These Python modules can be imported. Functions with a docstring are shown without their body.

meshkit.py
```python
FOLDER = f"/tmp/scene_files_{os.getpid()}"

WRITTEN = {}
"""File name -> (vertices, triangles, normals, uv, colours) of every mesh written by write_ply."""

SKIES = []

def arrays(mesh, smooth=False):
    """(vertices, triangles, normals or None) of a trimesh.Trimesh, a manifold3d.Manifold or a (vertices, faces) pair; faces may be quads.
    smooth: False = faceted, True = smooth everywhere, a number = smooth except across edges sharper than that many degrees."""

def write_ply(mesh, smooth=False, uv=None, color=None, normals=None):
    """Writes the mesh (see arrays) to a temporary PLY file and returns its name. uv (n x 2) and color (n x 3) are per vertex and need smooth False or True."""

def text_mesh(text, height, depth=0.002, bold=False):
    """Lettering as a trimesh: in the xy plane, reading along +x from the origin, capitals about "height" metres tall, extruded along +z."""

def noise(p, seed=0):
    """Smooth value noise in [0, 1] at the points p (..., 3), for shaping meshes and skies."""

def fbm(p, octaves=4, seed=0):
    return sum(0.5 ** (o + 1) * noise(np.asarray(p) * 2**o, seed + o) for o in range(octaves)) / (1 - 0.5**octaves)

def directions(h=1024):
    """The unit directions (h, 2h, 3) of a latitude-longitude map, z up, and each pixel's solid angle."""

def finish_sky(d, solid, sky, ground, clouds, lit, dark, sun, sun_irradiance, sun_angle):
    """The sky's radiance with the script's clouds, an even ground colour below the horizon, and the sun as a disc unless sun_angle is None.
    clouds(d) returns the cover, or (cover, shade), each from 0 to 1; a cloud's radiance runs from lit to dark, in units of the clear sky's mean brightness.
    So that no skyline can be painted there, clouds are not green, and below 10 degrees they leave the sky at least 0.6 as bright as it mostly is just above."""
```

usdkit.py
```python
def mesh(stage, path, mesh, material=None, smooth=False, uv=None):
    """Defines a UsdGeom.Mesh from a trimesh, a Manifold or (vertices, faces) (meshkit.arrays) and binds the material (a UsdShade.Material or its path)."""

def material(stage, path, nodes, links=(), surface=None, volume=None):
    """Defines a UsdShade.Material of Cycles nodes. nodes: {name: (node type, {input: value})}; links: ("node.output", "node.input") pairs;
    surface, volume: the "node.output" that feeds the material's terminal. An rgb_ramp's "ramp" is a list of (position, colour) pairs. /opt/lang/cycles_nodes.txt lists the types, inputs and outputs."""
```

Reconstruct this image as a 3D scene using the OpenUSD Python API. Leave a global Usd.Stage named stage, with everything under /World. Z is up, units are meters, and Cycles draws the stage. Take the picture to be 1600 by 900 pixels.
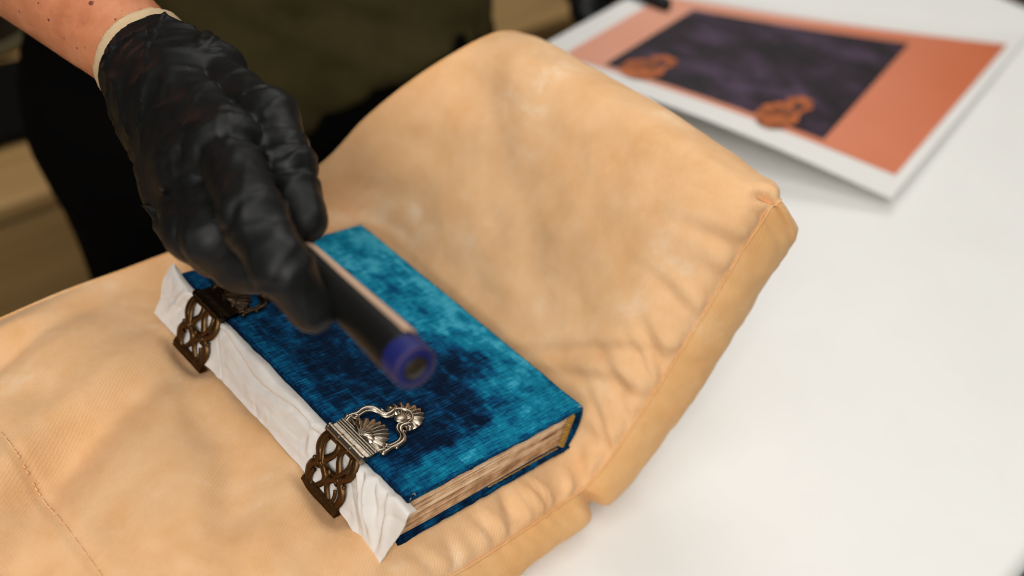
import math, random
import numpy as np
import trimesh
import usdkit, meshkit
from pxr import Usd, UsdGeom, UsdLux, UsdShade, Gf, Sdf, Vt
from scipy.interpolate import PchipInterpolator, CubicSpline
from scipy.ndimage import map_coordinates

stage = Usd.Stage.CreateInMemory()
UsdGeom.SetStageUpAxis(stage, "Z")
UsdGeom.SetStageMetersPerUnit(stage, 1.0)
world = UsdGeom.Xform.Define(stage, "/World")
stage.SetDefaultPrim(world.GetPrim())
UsdGeom.Scope.Define(stage, "/World/Looks")
random.seed(4)
rng = np.random.default_rng(7)

# ------------------------------------------------------------------ camera
CAM = np.array([-0.2612, -0.1685, 0.3920])
ROT = np.array([[0.71445389, 0.39117432, -0.58011920],
                [-0.68887921, 0.53840164, -0.48535462],
                [0.12247887, 0.74639555, 0.65413500]])
cam = UsdGeom.Camera.Define(stage, "/World/camera")
m = np.eye(4); m[:3, :3] = ROT.T; m[3, :3] = CAM
cam.AddTransformOp().Set(Gf.Matrix4d(*m.ravel().tolist()))
cam.CreateHorizontalApertureAttr(36.0)
cam.CreateVerticalApertureAttr(20.25)
cam.CreateFocalLengthAttr(35.01)
cam.CreateFStopAttr(4.5)
cam.CreateFocusDistanceAttr(0.398)
cam.CreateClippingRangeAttr(Gf.Vec2f(0.02, 50.0))
cam.CreateExposureAttr(0.80)

# ------------------------------------------------------------------ lights
def rect_light(name, loc, target, w, h, intensity, color):
    l = UsdLux.RectLight.Define(stage, "/World/" + name)
    l.CreateWidthAttr(w); l.CreateHeightAttr(h)
    l.CreateIntensityAttr(intensity); l.CreateColorAttr(Gf.Vec3f(*color))
    z = np.array(loc, float) - np.array(target, float); z /= np.linalg.norm(z)
    x = np.cross([0, 1, 0.01], z); x /= np.linalg.norm(x); y = np.cross(z, x)
    mm = np.eye(4); mm[0, :3], mm[1, :3], mm[2, :3], mm[3, :3] = x, y, z, loc
    l.AddTransformOp().Set(Gf.Matrix4d(*mm.ravel().tolist()))
    return l

rect_light("ceiling_lamp", (-0.25, -0.25, 1.75), (0.1, 0.1, 0.0), 1.2, 1.2, 1.7, (1.0, 0.985, 0.95))
rect_light("ceiling_lamp_001", (1.15, 0.95, 1.7), (0.1, 0.1, 0.0), 1.1, 1.1, 2.6, (1.0, 0.985, 0.95))
rect_light("side_lamp", (-1.25, -0.85, 1.25), (0.0, 0.1, 0.0), 1.0, 1.0, 4.5, (1.0, 0.975, 0.935))
dome = UsdLux.DomeLight.Define(stage, "/World/room_light")
dome.CreateIntensityAttr(1.0)
usdkit.material(stage, "/World/Looks/room_air", {"b": ("background_shader", {"color": (1.0, 0.9, 0.78), "strength": 0.05})}, [], surface="b.background")
UsdShade.MaterialBindingAPI.Apply(dome.GetPrim()).Bind(UsdShade.Material.Get(stage, "/World/Looks/room_air"))

# ------------------------------------------------------------------ helpers
taken = {}
def numbered(path):
    k = taken.get(path, -1) + 1
    taken[path] = k
    return path if k == 0 else f"{path}_{k:03d}"

def path_of(name, parent=None):
    base = "/World" if parent is None else str(parent.GetPath())
    return numbered(base + "/" + name)

def put(name, mesh, mat, parent=None, smooth=True, attrs=None):
    p = usdkit.mesh(stage, path_of(name, parent), mesh, "/World/Looks/" + mat, smooth=smooth)
    for k, v in (attrs or {}).items():
        pv = UsdGeom.PrimvarsAPI(p).CreatePrimvar(k, Sdf.ValueTypeNames.FloatArray, "vertex")
        pv.Set(Vt.FloatArray.FromNumpy(np.asarray(v, np.float32)))
    return p.GetPrim()

def tag(prim, label=None, cat=None, group=None, kind=None):
    for k, v in (("label", label), ("category", cat), ("group", group), ("kind", kind)):
        if v:
            prim.SetCustomDataByKey(k, v)
    return prim

def thing(name, label, cat, matrix=None, loc=None):
    x = UsdGeom.Xform.Define(stage, path_of(name))
    if matrix is not None:
        x.AddTransformOp().Set(Gf.Matrix4d(*np.asarray(matrix, float).ravel().tolist()))
    elif loc is not None:
        x.AddTranslateOp().Set(Gf.Vec3d(*map(float, loc)))
    return tag(x.GetPrim(), label, cat)

def cat(*ms):
    out = []
    for q in ms:
        if isinstance(q, (tuple, list)):
            v, f = np.asarray(q[0], float), np.asarray(q[1], int)
            if f.shape[1] == 4:
                f = np.vstack([f[:, [0, 1, 2]], f[:, [0, 2, 3]]])
            q = trimesh.Trimesh(v, f, process=False)
        out.append(q)
    return trimesh.util.concatenate(out)

def grid_faces(nu, nv, close_u=False, close_v=False):
    iu = np.arange(nu if close_u else nu - 1); iv = np.arange(nv if close_v else nv - 1)
    a, b = np.meshgrid(iu, iv, indexing="ij")
    a2, b2 = (a + 1) % nu, (b + 1) % nv
    return np.stack([a * nv + b, a2 * nv + b, a2 * nv + b2, a * nv + b2], -1).reshape(-1, 4)

def tri(v, f):
    f = np.asarray(f)
    if f.shape[1] == 4:
        f = np.vstack([f[:, [0, 1, 2]], f[:, [0, 2, 3]]])
    return trimesh.Trimesh(np.asarray(v, float), f, process=False)

def outward(mesh):
    mesh = mesh.copy()
    if mesh.volume < 0:
        mesh.invert()
    return mesh

def sheet(P, thick):
    """A grid P (nu, nv, 3) thickened into a closed sheet."""
    nu, nv, _ = P.shape
    du, dv = np.gradient(P, axis=0), np.gradient(P, axis=1)
    n = np.cross(du, dv); n /= np.linalg.norm(n, axis=-1, keepdims=True) + 1e-12
    top, bot = P + n * thick / 2, P - n * thick / 2
    f = grid_faces(nu, nv)
    N = nu * nv
    rim = np.concatenate([np.arange(nv), np.arange(1, nu) * nv + nv - 1, (nu - 1) * nv + np.arange(nv - 2, -1, -1), np.arange(nu - 2, 0, -1) * nv])
    r2 = np.roll(rim, -1)
    side = np.stack([rim, r2, r2 + N, rim + N], 1)
    return outward(tri(np.vstack([top.reshape(-1, 3), bot.reshape(-1, 3)]), np.vstack([f, f[:, ::-1] + N, side[:, ::-1]])))

def tube(points, radii, sides=10, flat=1.0, up=(0, 0, 1), samples=None, closed=False):
    p = np.asarray(points, float)
    r = np.broadcast_to(np.asarray(radii, float), (len(p),))
    if samples:
        t = np.concatenate([[0], np.cumsum(np.linalg.norm(np.diff(p, axis=0), axis=1))]); t /= t[-1]
        q = np.linspace(0, 1, samples)
        p = CubicSpline(t, p)(q); r = PchipInterpolator(t, r)(q)
    d = np.gradient(p, axis=0); d /= np.linalg.norm(d, axis=1, keepdims=True) + 1e-12
    up = np.asarray(up, float)
    a = np.cross(d, up); a /= np.linalg.norm(a, axis=1, keepdims=True) + 1e-9
    b = np.cross(a, d)
    ang = np.arange(sides) * 2 * np.pi / sides
    v = p[:, None] + r[:, None, None] * (np.cos(ang)[None, :, None] * a[:, None] + flat * np.sin(ang)[None, :, None] * b[:, None])
    f = grid_faces(len(p), sides, close_v=True)
    n0 = len(p) * sides
    v = np.vstack([v.reshape(-1, 3), p[:1], p[-1:]])
    k = np.arange(sides); k2 = (k + 1) % sides
    tris = np.vstack([np.stack([np.full(sides, n0), k, k2], 1), np.stack([np.full(sides, n0 + 1), (len(p) - 1) * sides + k2, (len(p) - 1) * sides + k], 1)])
    f = np.vstack([f[:, [0, 1, 2]], f[:, [0, 2, 3]], tris])
    return outward(trimesh.Trimesh(v, f, process=False))

def ball(c, r, scale=(1, 1, 1), sub=2):
    s = trimesh.creation.icosphere(sub, 1.0)
    s.vertices = s.vertices * np.asarray(scale) * r + np.asarray(c)
    return s

def rbox(x0, x1, y0, y1, z0, z1, r):
    """Box with chamfered edges (hull of shrunken boxes)."""
    pts = []
    for k in range(3):
        g = [r, r, r]; g[k] = 0
        for a in (x0 + g[0], x1 - g[0]):
            for b in (y0 + g[1], y1 - g[1]):
                for c in (z0 + g[2], z1 - g[2]):
                    pts.append((a, b, c))
    return trimesh.convex.convex_hull(np.array(pts))

def fbm(p, octaves=4, seed=0):
    return meshkit.fbm(p, octaves, seed)

def sstep(a, b, x):
    t = np.clip((np.asarray(x, float) - a) / (b - a), 0, 1)
    return t * t * (3 - 2 * t)

# signed distance modelling: round cones joined smoothly, meshed by surface nets
def cone_sdf(P, a, b, ra, rb):
    a, b = np.asarray(a), np.asarray(b)
    d = b - a
    t = np.clip(((P - a) @ d) / (d @ d + 1e-12), 0, 1)
    return np.linalg.norm(P - a - t[..., None] * d, axis=-1) - (ra + (rb - ra) * t)

def smin(a, b, k):
    h = np.clip(0.5 + 0.5 * (b - a) / k, 0, 1)
    return b * (1 - h) + a * h - k * h * (1 - h)

def field(P, groups, k_join):
    """groups: lists of (a, b, ra, rb, k): each list blends softly, the lists join with k_join."""
    out = None
    for g in groups:
        d = None
        for a, b, ra, rb, k in g:
            e = cone_sdf(P, a, b, ra, rb)
            d = e if d is None else smin(d, e, k)
        out = d if out is None else smin(out, d, k_join)
    return out

def surface_nets(fn, lo, hi, h):
    lo, hi = np.asarray(lo, float), np.asarray(hi, float)
    n = np.ceil((hi - lo) / h).astype(int) + 1
    ax = [lo[i] + h * np.arange(n[i]) for i in range(3)]
    vol = np.empty(n, np.float32)
    for i in range(n[0]):
        Y, Z = np.meshgrid(ax[1], ax[2], indexing="ij")
        vol[i] = fn(np.stack([np.full_like(Y, ax[0][i]), Y, Z], -1))
    s = vol < 0
    c = s[:-1, :-1, :-1].astype(np.int8)
    tot = np.zeros_like(c)
    for o in np.ndindex(2, 2, 2):
        tot += s[o[0]:n[0] - 1 + o[0], o[1]:n[1] - 1 + o[1], o[2]:n[2] - 1 + o[2]]
    act = np.argwhere((tot > 0) & (tot < 8))
    idx = -np.ones(tuple(n - 1), int); idx[tuple(act.T)] = np.arange(len(act))
    acc, cnt = np.zeros((len(act), 3)), np.zeros(len(act))
    for axis in range(3):
        o1, o2 = [i for i in range(3) if i != axis]
        for i in (0, 1):
            for j in (0, 1):
                a = act.copy(); a[:, o1] += i; a[:, o2] += j
                b = a.copy(); b[:, axis] += 1
                va, vb = vol[tuple(a.T)], vol[tuple(b.T)]
                hit = (va < 0) != (vb < 0)
                t = va[hit] / (va[hit] - vb[hit])
                q = a[hit].astype(float); q[:, axis] += t
                acc[hit] += q; cnt[hit] += 1
    V = lo + h * acc / cnt[:, None]
    faces = []
    for axis in range(3):
        o1, o2 = [(1, 2), (2, 0), (0, 1)][axis]
        sl_a = [slice(None)] * 3; sl_b = [slice(None)] * 3
        sl_a[axis], sl_b[axis] = slice(0, n[axis] - 1), slice(1, n[axis])
        e = np.argwhere(s[tuple(sl_a)] != s[tuple(sl_b)])
        e = e[(e[:, o1] > 0) & (e[:, o2] > 0) & (e[:, o1] < n[o1] - 1) & (e[:, o2] < n[o2] - 1)]
        inside = s[tuple(e.T)]
        q = []
        for i, j in ((-1, -1), (0, -1), (0, 0), (-1, 0)):
            k = e.copy(); k[:, o1] += i; k[:, o2] += j
            q.append(idx[tuple(k.T)])
        q = np.stack(q, 1)
        q[~inside] = q[~inside][:, ::-1]
        faces.append(q)
    mesh = tri(V, np.vstack(faces))
    trimesh.smoothing.filter_taubin(mesh, iterations=4)
    return outward(mesh)

def normals(mesh):
    return np.array(meshkit.arrays(mesh, True)[2])

# ------------------------------------------------------------------ materials
def mat(name, nodes, links, surface="p.BSDF"):
    return usdkit.material(stage, "/World/Looks/" + name, nodes, links, surface=surface)

def simple(name, color, rough=0.6, var=0.15, scale=40.0, bump=0.0, bscale=400.0, bdist=0.0005, **kw):
    c = np.array(color)
    nodes = {"t": ("texture_coordinate", {}),
             "n": ("noise_texture", {"scale": scale, "detail": 4.0, "roughness": 0.6}),
             "r": ("rgb_ramp", {"ramp": [(0.25, tuple(c * (1 - var))), (0.75, tuple(np.minimum(c * (1 + var), 0.95)))]}),
             "p": ("principled_bsdf", {"roughness": rough, **kw})}
    links = [("t.object", "n.vector"), ("n.fac", "r.fac"), ("r.color", "p.base_color")]
    if bump:
        nodes["bn"] = ("noise_texture", {"scale": bscale, "detail": 3.0})
        nodes["b"] = ("bump", {"strength": bump, "distance": bdist})
        links += [("t.object", "bn.vector"), ("bn.fac", "b.height"), ("b.normal", "p.normal")]
    return mat(name, nodes, links)

# worn blue velvet: pile (dark) against rubbed ground (light teal), from the "wear" attribute and woven streaks, painted sheen included
mat("velvet", {
    "t": ("texture_coordinate", {}),
    "w": ("attribute", {"attribute": "wear_sheen"}),
    "m1": ("mapping", {"scale": (110, 1500, 600)}), "n1": ("noise_texture", {"scale": 1.0, "detail": 3.0, "roughness": 0.65}),
    "m2": ("mapping", {"scale": (1500, 110, 600)}), "n2": ("noise_texture", {"scale": 1.0, "detail": 3.0, "roughness": 0.65}),
    "n3": ("noise_texture", {"scale": 130.0, "detail": 6.0, "roughness": 0.7}),
    "a1": ("math", {"math_type": "multiply_add", "value2": 1.2, "value3": -0.6}),
    "a2": ("math", {"math_type": "multiply_add", "value2": 0.5, "value3": -0.25}),
    "a3": ("math", {"math_type": "multiply_add", "value2": 1.0, "value3": -0.50}),
    "s1": ("math", {"math_type": "add"}), "s2": ("math", {"math_type": "add"}), "s3": ("math", {"math_type": "add", "use_clamp": True}),
    "r": ("rgb_ramp", {"ramp": [(0.0, (0.0014, 0.006, 0.020)), (0.22, (0.002, 0.017, 0.052)), (0.45, (0.002, 0.060, 0.155)), (0.68, (0.004, 0.155, 0.262)), (0.86, (0.008, 0.225, 0.37)), (1.0, (0.05, 0.34, 0.48))]}),
    "rr": ("rgb_ramp", {"ramp": [(0.0, (0.9, 0.9, 0.9)), (1.0, (0.62, 0.62, 0.62))]}),
    "b": ("bump", {"strength": 0.55, "distance": 0.0006}),
    "p": ("principled_bsdf", {"roughness": 0.9, "specular_ior_level": 0.05, "sheen_weight": 0.07, "sheen_roughness": 0.4, "sheen_tint": (0.12, 0.6, 0.9)}),
}, [("t.object", "m1.vector"), ("t.object", "m2.vector"), ("t.object", "n3.vector"), ("m1.vector", "n1.vector"), ("m2.vector", "n2.vector"),
    ("n1.fac", "a1.value1"), ("n2.fac", "a2.value1"), ("n3.fac", "a3.value1"),
    ("a1.value", "s1.value1"), ("a2.value", "s1.value2"), ("s1.value", "s2.value1"), ("a3.value", "s2.value2"),
    ("s2.value", "s3.value1"), ("w.fac", "s3.value2"), ("s3.value", "r.fac"), ("r.color", "p.base_color"), ("s3.value", "b.height"), ("b.normal", "p.normal")])

# beige brushed cotton velour
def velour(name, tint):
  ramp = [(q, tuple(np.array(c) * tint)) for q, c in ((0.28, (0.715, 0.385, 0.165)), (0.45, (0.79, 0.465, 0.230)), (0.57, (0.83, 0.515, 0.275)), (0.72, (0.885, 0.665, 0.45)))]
  mat(name, {
    "t": ("texture_coordinate", {}),
    "n1": ("noise_texture", {"scale": 22.0, "detail": 5.0, "roughness": 0.62, "distortion": 0.6}),
    "n2": ("noise_texture", {"scale": 85.0, "detail": 4.0, "roughness": 0.6}),
    "mx": ("mix_float", {"fac": 0.35}),
    "r": ("rgb_ramp", {"ramp": ramp}),
    "mp": ("mapping", {"rotation": (0.0, 0.0, 0.5), "scale": (900, 5200, 900)}),
    "mw": ("mapping", {"rotation": (0.0, 0.0, 0.95)}),
    "wv": ("wave_texture", {"scale": 270.0, "distortion": 1.6, "detail": 2.0, "detail_scale": 1.4}),
    "wm": ("math", {"math_type": "multiply", "value2": 0.5}), "ad2": ("math", {"math_type": "add"}),
    "tw": ("noise_texture", {"scale": 1.0, "detail": 2.0, "roughness": 0.5}),
    "fz": ("noise_texture", {"scale": 2600.0, "detail": 2.0}),
    "ad": ("math", {"math_type": "add"}),
    "b": ("bump", {"strength": 0.35, "distance": 0.0004}),
    "p": ("principled_bsdf", {"roughness": 0.92, "specular_ior_level": 0.1, "sheen_weight": 0.22, "sheen_roughness": 0.45, "sheen_tint": (1.0, 0.86, 0.68)}),
}, [("t.object", "n1.vector"), ("t.object", "n2.vector"), ("n1.fac", "mx.a"), ("n2.fac", "mx.b"), ("mx.result", "r.fac"), ("r.color", "p.base_color"),
    ("t.object", "mp.vector"), ("mp.vector", "tw.vector"), ("t.object", "fz.vector"), ("tw.fac", "ad.value1"), ("fz.fac", "ad.value2"), ("ad.value", "ad2.value1"), ("t.object", "mw.vector"), ("mw.vector", "wv.vector"), ("wv.fac", "wm.value1"), ("wm.value", "ad2.value2"), ("ad2.value", "b.height"), ("b.normal", "p.normal")])
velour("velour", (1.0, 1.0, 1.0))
velour("velour_shaded", (0.93, 0.88, 0.74))  # same fabric; shade of the end faces painted in as a darker tint

def metal(name, dark, light, rough, scale=420.0):
    mat(name, {"t": ("texture_coordinate", {}),
               "n": ("noise_texture", {"scale": scale, "detail": 4.0, "roughness": 0.65}),
               "g": ("geometry", {}),
               "pr": ("map_range", {"from_min": 0.44, "from_max": 0.56, "to_min": -0.35, "to_max": 0.35, "clamp": True}),
               "ad": ("math", {"math_type": "add"}),
               "r": ("rgb_ramp", {"ramp": [(0.2, dark), (0.8, light)]}),
               "b": ("bump", {"strength": 0.25, "distance": 0.0002}),
               "p": ("principled_bsdf", {"metallic": 1.0, "roughness": rough})},
        [("t.object", "n.vector"), ("g.pointiness", "pr.value"), ("n.fac", "ad.value1"), ("pr.result", "ad.value2"), ("ad.value", "r.fac"), ("r.color", "p.base_color"), ("n.fac", "b.height"), ("b.normal", "p.normal")])
metal("silver", (0.34, 0.29, 0.23), (0.82, 0.76, 0.68), 0.30)
metal("silver_dark_reflection", (0.05, 0.032, 0.020), (0.26, 0.18, 0.11), 0.30)  # dark reflection of the black glove painted into the metal colour
metal("bronze", (0.10, 0.055, 0.022), (0.36, 0.23, 0.11), 0.42)

mat("pages", {"t": ("texture_coordinate", {}),
              "m": ("mapping", {"scale": (9, 9, 950)}), "n": ("noise_texture", {"scale": 1.0, "detail": 3.0, "roughness": 0.7}),
              "n2": ("noise_texture", {"scale": 140.0, "detail": 3.0}), "mx": ("mix_float", {"fac": 0.35}),
              "r": ("rgb_ramp", {"ramp": [(0.34, (0.22, 0.10, 0.04)), (0.44, (0.56, 0.32, 0.16)), (0.54, (0.82, 0.57, 0.35)), (0.66, (0.92, 0.74, 0.54))]}),
              "p": ("principled_bsdf", {"roughness": 0.85, "specular_ior_level": 0.2})},
    [("t.object", "m.vector"), ("m.vector", "n.vector"), ("t.object", "n2.vector"), ("n.fac", "mx.a"), ("n2.fac", "mx.b"), ("mx.result", "r.fac"), ("r.color", "p.base_color")])

mat("tissue", {"t": ("texture_coordinate", {}),
               "n": ("noise_texture", {"scale": 90.0, "detail": 5.0}),
               "r": ("rgb_ramp", {"ramp": [(0.3, (0.84, 0.80, 0.755)), (0.7, (0.90, 0.87, 0.83))]}),
               "bn": ("noise_texture", {"scale": 240.0, "detail": 5.0, "roughness": 0.6}),
               "b": ("bump", {"strength": 0.35, "distance": 0.0006}),
               "p": ("principled_bsdf", {"roughness": 0.75, "specular_ior_level": 0.25}),
               "tr": ("translucent_bsdf", {"color": (0.8, 0.72, 0.62)}), "mx": ("mix_closure", {"fac": 0.22})},
    [("t.object", "n.vector"), ("n.fac", "r.fac"), ("r.color", "p.base_color"), ("t.object", "bn.vector"), ("bn.fac", "b.height"), ("b.normal", "p.normal"), ("p.BSDF", "mx.closure1"), ("tr.BSDF", "mx.closure2")], surface="mx.closure")

mat("nitrile", {"t": ("texture_coordinate", {}),
                "n": ("noise_texture", {"scale": 160.0, "detail": 4.0, "roughness": 0.6}),
                "r": ("rgb_ramp", {"ramp": [(0.2, (0.42, 0.42, 0.42)), (0.8, (0.60, 0.60, 0.60))]}),
                "mp": ("mapping", {"scale": (1.0, 0.45, 1.0)}),
                "bn": ("noise_texture", {"scale": 210.0, "detail": 4.0, "roughness": 0.5, "distortion": 0.8}),
                "b": ("bump", {"strength": 0.14, "distance": 0.0010}),
                "p": ("principled_bsdf", {"base_color": (0.0045, 0.0048, 0.0050), "specular_ior_level": 0.27})},
    [("t.object", "n.vector"), ("n.fac", "r.fac"), ("r.color", "p.roughness"), ("t.object", "mp.vector"), ("mp.vector", "bn.vector"), ("bn.fac", "b.height"), ("b.normal", "p.normal")])
mat("skin", {"t": ("texture_coordinate", {}),
             "n": ("noise_texture", {"scale": 70.0, "detail": 6.0, "roughness": 0.65}),
             "r": ("rgb_ramp", {"ramp": [(0.3, (0.48, 0.165, 0.075)), (0.5, (0.58, 0.220, 0.105)), (0.7, (0.66, 0.285, 0.155))]}),
             "v": ("noise_texture", {"scale": 330.0, "detail": 2.0}),
             "fr": ("map_range", {"from_min": 0.68, "from_max": 0.74, "to_min": 0.0, "to_max": 0.6, "clamp": True}),
             "mx": ("mix", {"color2": (0.33, 0.11, 0.055)}),
             "bn": ("noise_texture", {"scale": 1400.0, "detail": 3.0}),
             "b": ("bump", {"strength": 0.25, "distance": 0.0003}),
             "p": ("principled_bsdf", {"roughness": 0.5, "specular_ior_level": 0.4, "subsurface_weight": 0.25, "subsurface_scale": 0.004, "subsurface_radius": (1.0, 0.35, 0.18)})},
    [("t.object", "n.vector"), ("n.fac", "r.fac"), ("t.object", "v.vector"), ("v.fac", "fr.value"), ("fr.result", "mx.fac"), ("r.color", "mx.color1"), ("mx.color", "p.base_color"), ("t.object", "bn.vector"), ("bn.fac", "b.height"), ("b.normal", "p.normal")])
simple("mole_brown", (0.17, 0.05, 0.025), 0.6)
simple("cuff_tan", (0.60, 0.44, 0.26), 0.7, 0.08, 300)
simple("shirt_olive", (0.050, 0.040, 0.014), 0.95, 0.25, 25, 0.3, 900, specular_ior_level=0.1)
simple("trouser_black", (0.0025, 0.0022, 0.0020), 0.97, 0.2, 30, 0.3, 900, specular_ior_level=0.05)
simple("torch_black", (0.004, 0.004, 0.0035), 0.5, 0.1, 80, specular_ior_level=0.25)
simple("torch_blue", (0.002, 0.006, 0.10), 0.6, 0.1, 80)
simple("torch_lens", (0.020, 0.013, 0.006), 0.45, 0.2, 200)
simple("torch_rim", (0.05, 0.03, 0.08), 0.8, 0.1, 80)
simple("torch_highlight", (0.62, 0.42, 0.30), 0.32, 0.06, 80, metallic=0.0)
simple("cloth_white", (0.84, 0.835, 0.81), 0.8, 0.02, 12, 0.25, 1500, 0.0003, specular_ior_level=0.2)
simple("print_paper", (0.84, 0.83, 0.80), 0.55, 0.02, 12)
mat("print_salmon", {"t": ("texture_coordinate", {}),
                     "n": ("noise_texture", {"scale": 9.0, "detail": 3.0}),
                     "g": ("attribute", {"attribute": "tone"}), "ml": ("math", {"math_type": "multiply_add", "value2": 0.35, "value3": -0.17}), "ad": ("math", {"math_type": "add", "use_clamp": True}),
                     "r": ("rgb_ramp", {"ramp": [(0.0, (0.80, 0.37, 0.25)), (0.45, (0.72, 0.235, 0.125)), (0.8, (0.62, 0.155, 0.060)), (1.0, (0.50, 0.10, 0.03))]}),
                     "p": ("principled_bsdf", {"roughness": 0.5})},
    [("t.object", "n.vector"), ("n.fac", "ml.value1"), ("ml.value", "ad.value1"), ("g.fac", "ad.value2"), ("ad.value", "r.fac"), ("r.color", "p.base_color")])
mat("print_purple", {"t": ("texture_coordinate", {}),
                     "n": ("noise_texture", {"scale": 22.0, "detail": 5.0, "roughness": 0.6}),
                     "r": ("rgb_ramp", {"ramp": [(0.36, (0.006, 0.003, 0.006)), (0.5, (0.020, 0.009, 0.019)), (0.66, (0.075, 0.042, 0.085))]}),
                     "p": ("principled_bsdf", {"roughness": 0.5})},
    [("t.object", "n.vector"), ("n.fac", "r.fac"), ("r.color", "p.base_color")])
simple("print_orange", (0.44, 0.115, 0.030), 0.5, 0.85, 75)
simple("print_brown", (0.24, 0.07, 0.025), 0.5, 0.35, 150)

def wood(name, dark, light, rough=0.5, scale=(1.2, 16.0, 16.0)):
    mat(name, {"t": ("texture_coordinate", {}), "oi": ("object_info", {}),
               "m": ("mapping", {"scale": scale}), "n": ("noise_texture", {"scale": 2.0, "detail": 6.0, "roughness": 0.6, "distortion": 0.4}),
               "of": ("math", {"math_type": "multiply_add", "value2": 0.25, "value3": -0.12}), "ad": ("math", {"math_type": "add"}),
               "r": ("rgb_ramp", {"ramp": [(0.25, dark), (0.75, light)]}),
               "p": ("principled_bsdf", {"roughness": rough})},
        [("t.object", "m.vector"), ("m.vector", "n.vector"), ("oi.random", "of.value1"), ("of.value", "ad.value1"), ("n.fac", "ad.value2"), ("ad.value", "r.fac"), ("r.color", "p.base_color")])
wood("floor_wood", (0.16, 0.095, 0.045), (0.30, 0.19, 0.10))
wood("cabinet_wood", (0.26, 0.150, 0.052), (0.46, 0.28, 0.105))
wood("table_wood", (0.30, 0.20, 0.12), (0.42, 0.30, 0.18))
simple("wall_brown", (0.05, 0.037, 0.022), 0.9, 0.2, 3)
simple("rug_green", (0.10, 0.165, 0.150), 0.95, 0.4, 90, 0.5, 300, 0.003)
simple("shadow_black", (0.004, 0.0035, 0.0025), 0.95, 0.2, 30, specular_ior_level=0.1)
simple("bowl_dark", (0.012, 0.011, 0.006), 0.6, 0.2, 30)
simple("bowl_rim", (0.10, 0.078, 0.030), 0.5, 0.2, 30)

# ------------------------------------------------------------------ setting: floor, wall, rug
FLOOR = -0.75
fl = UsdGeom.Xform.Define(stage, path_of("floor")).GetPrim()
tag(fl, "brown wooden plank floor of the room", None, kind="structure")
put("subfloor", trimesh.creation.box(bounds=[(-4, -3, FLOOR - 0.05), (6, 3.6, FLOOR - 0.006)]), "wall_brown", fl, False)
for i in range(34):
    x0 = 0.2 + i * 0.14
    for j, (y0, y1) in enumerate(((-0.6, 1.1), (1.1, 2.4), (2.4, 3.55))):
        off = 0.35 * ((i * 7 % 5) / 5.0)
        put("plank", rbox(x0, x0 + 0.136, y0 + off * (j > 0), y1 + off * (j < 2) - 0.003, FLOOR - 0.006, FLOOR, 0.0012), "floor_wood", fl, False)
tag(put("wall", trimesh.creation.box(bounds=[(-4, 3.6, FLOOR), (6, 3.75, 2.6)]), "wall_brown", None, False), "dark brown wall at the back of the room", None, kind="structure")
rg = []
ru, rv = np.meshgrid(np.linspace(0.15, 1.75, 80), np.linspace(-0.95, 0.02, 50), indexing="ij")
rz = FLOOR + 0.006 + 0.003 * fbm(np.stack([ru * 60, rv * 60, ru * 0], -1), 3, 5)
tag(put("rug", sheet(np.stack([ru, rv, rz], -1), 0.006), "rug_green"), "grey green rug on the floor at the lower right corner of the picture", "rug")

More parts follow.
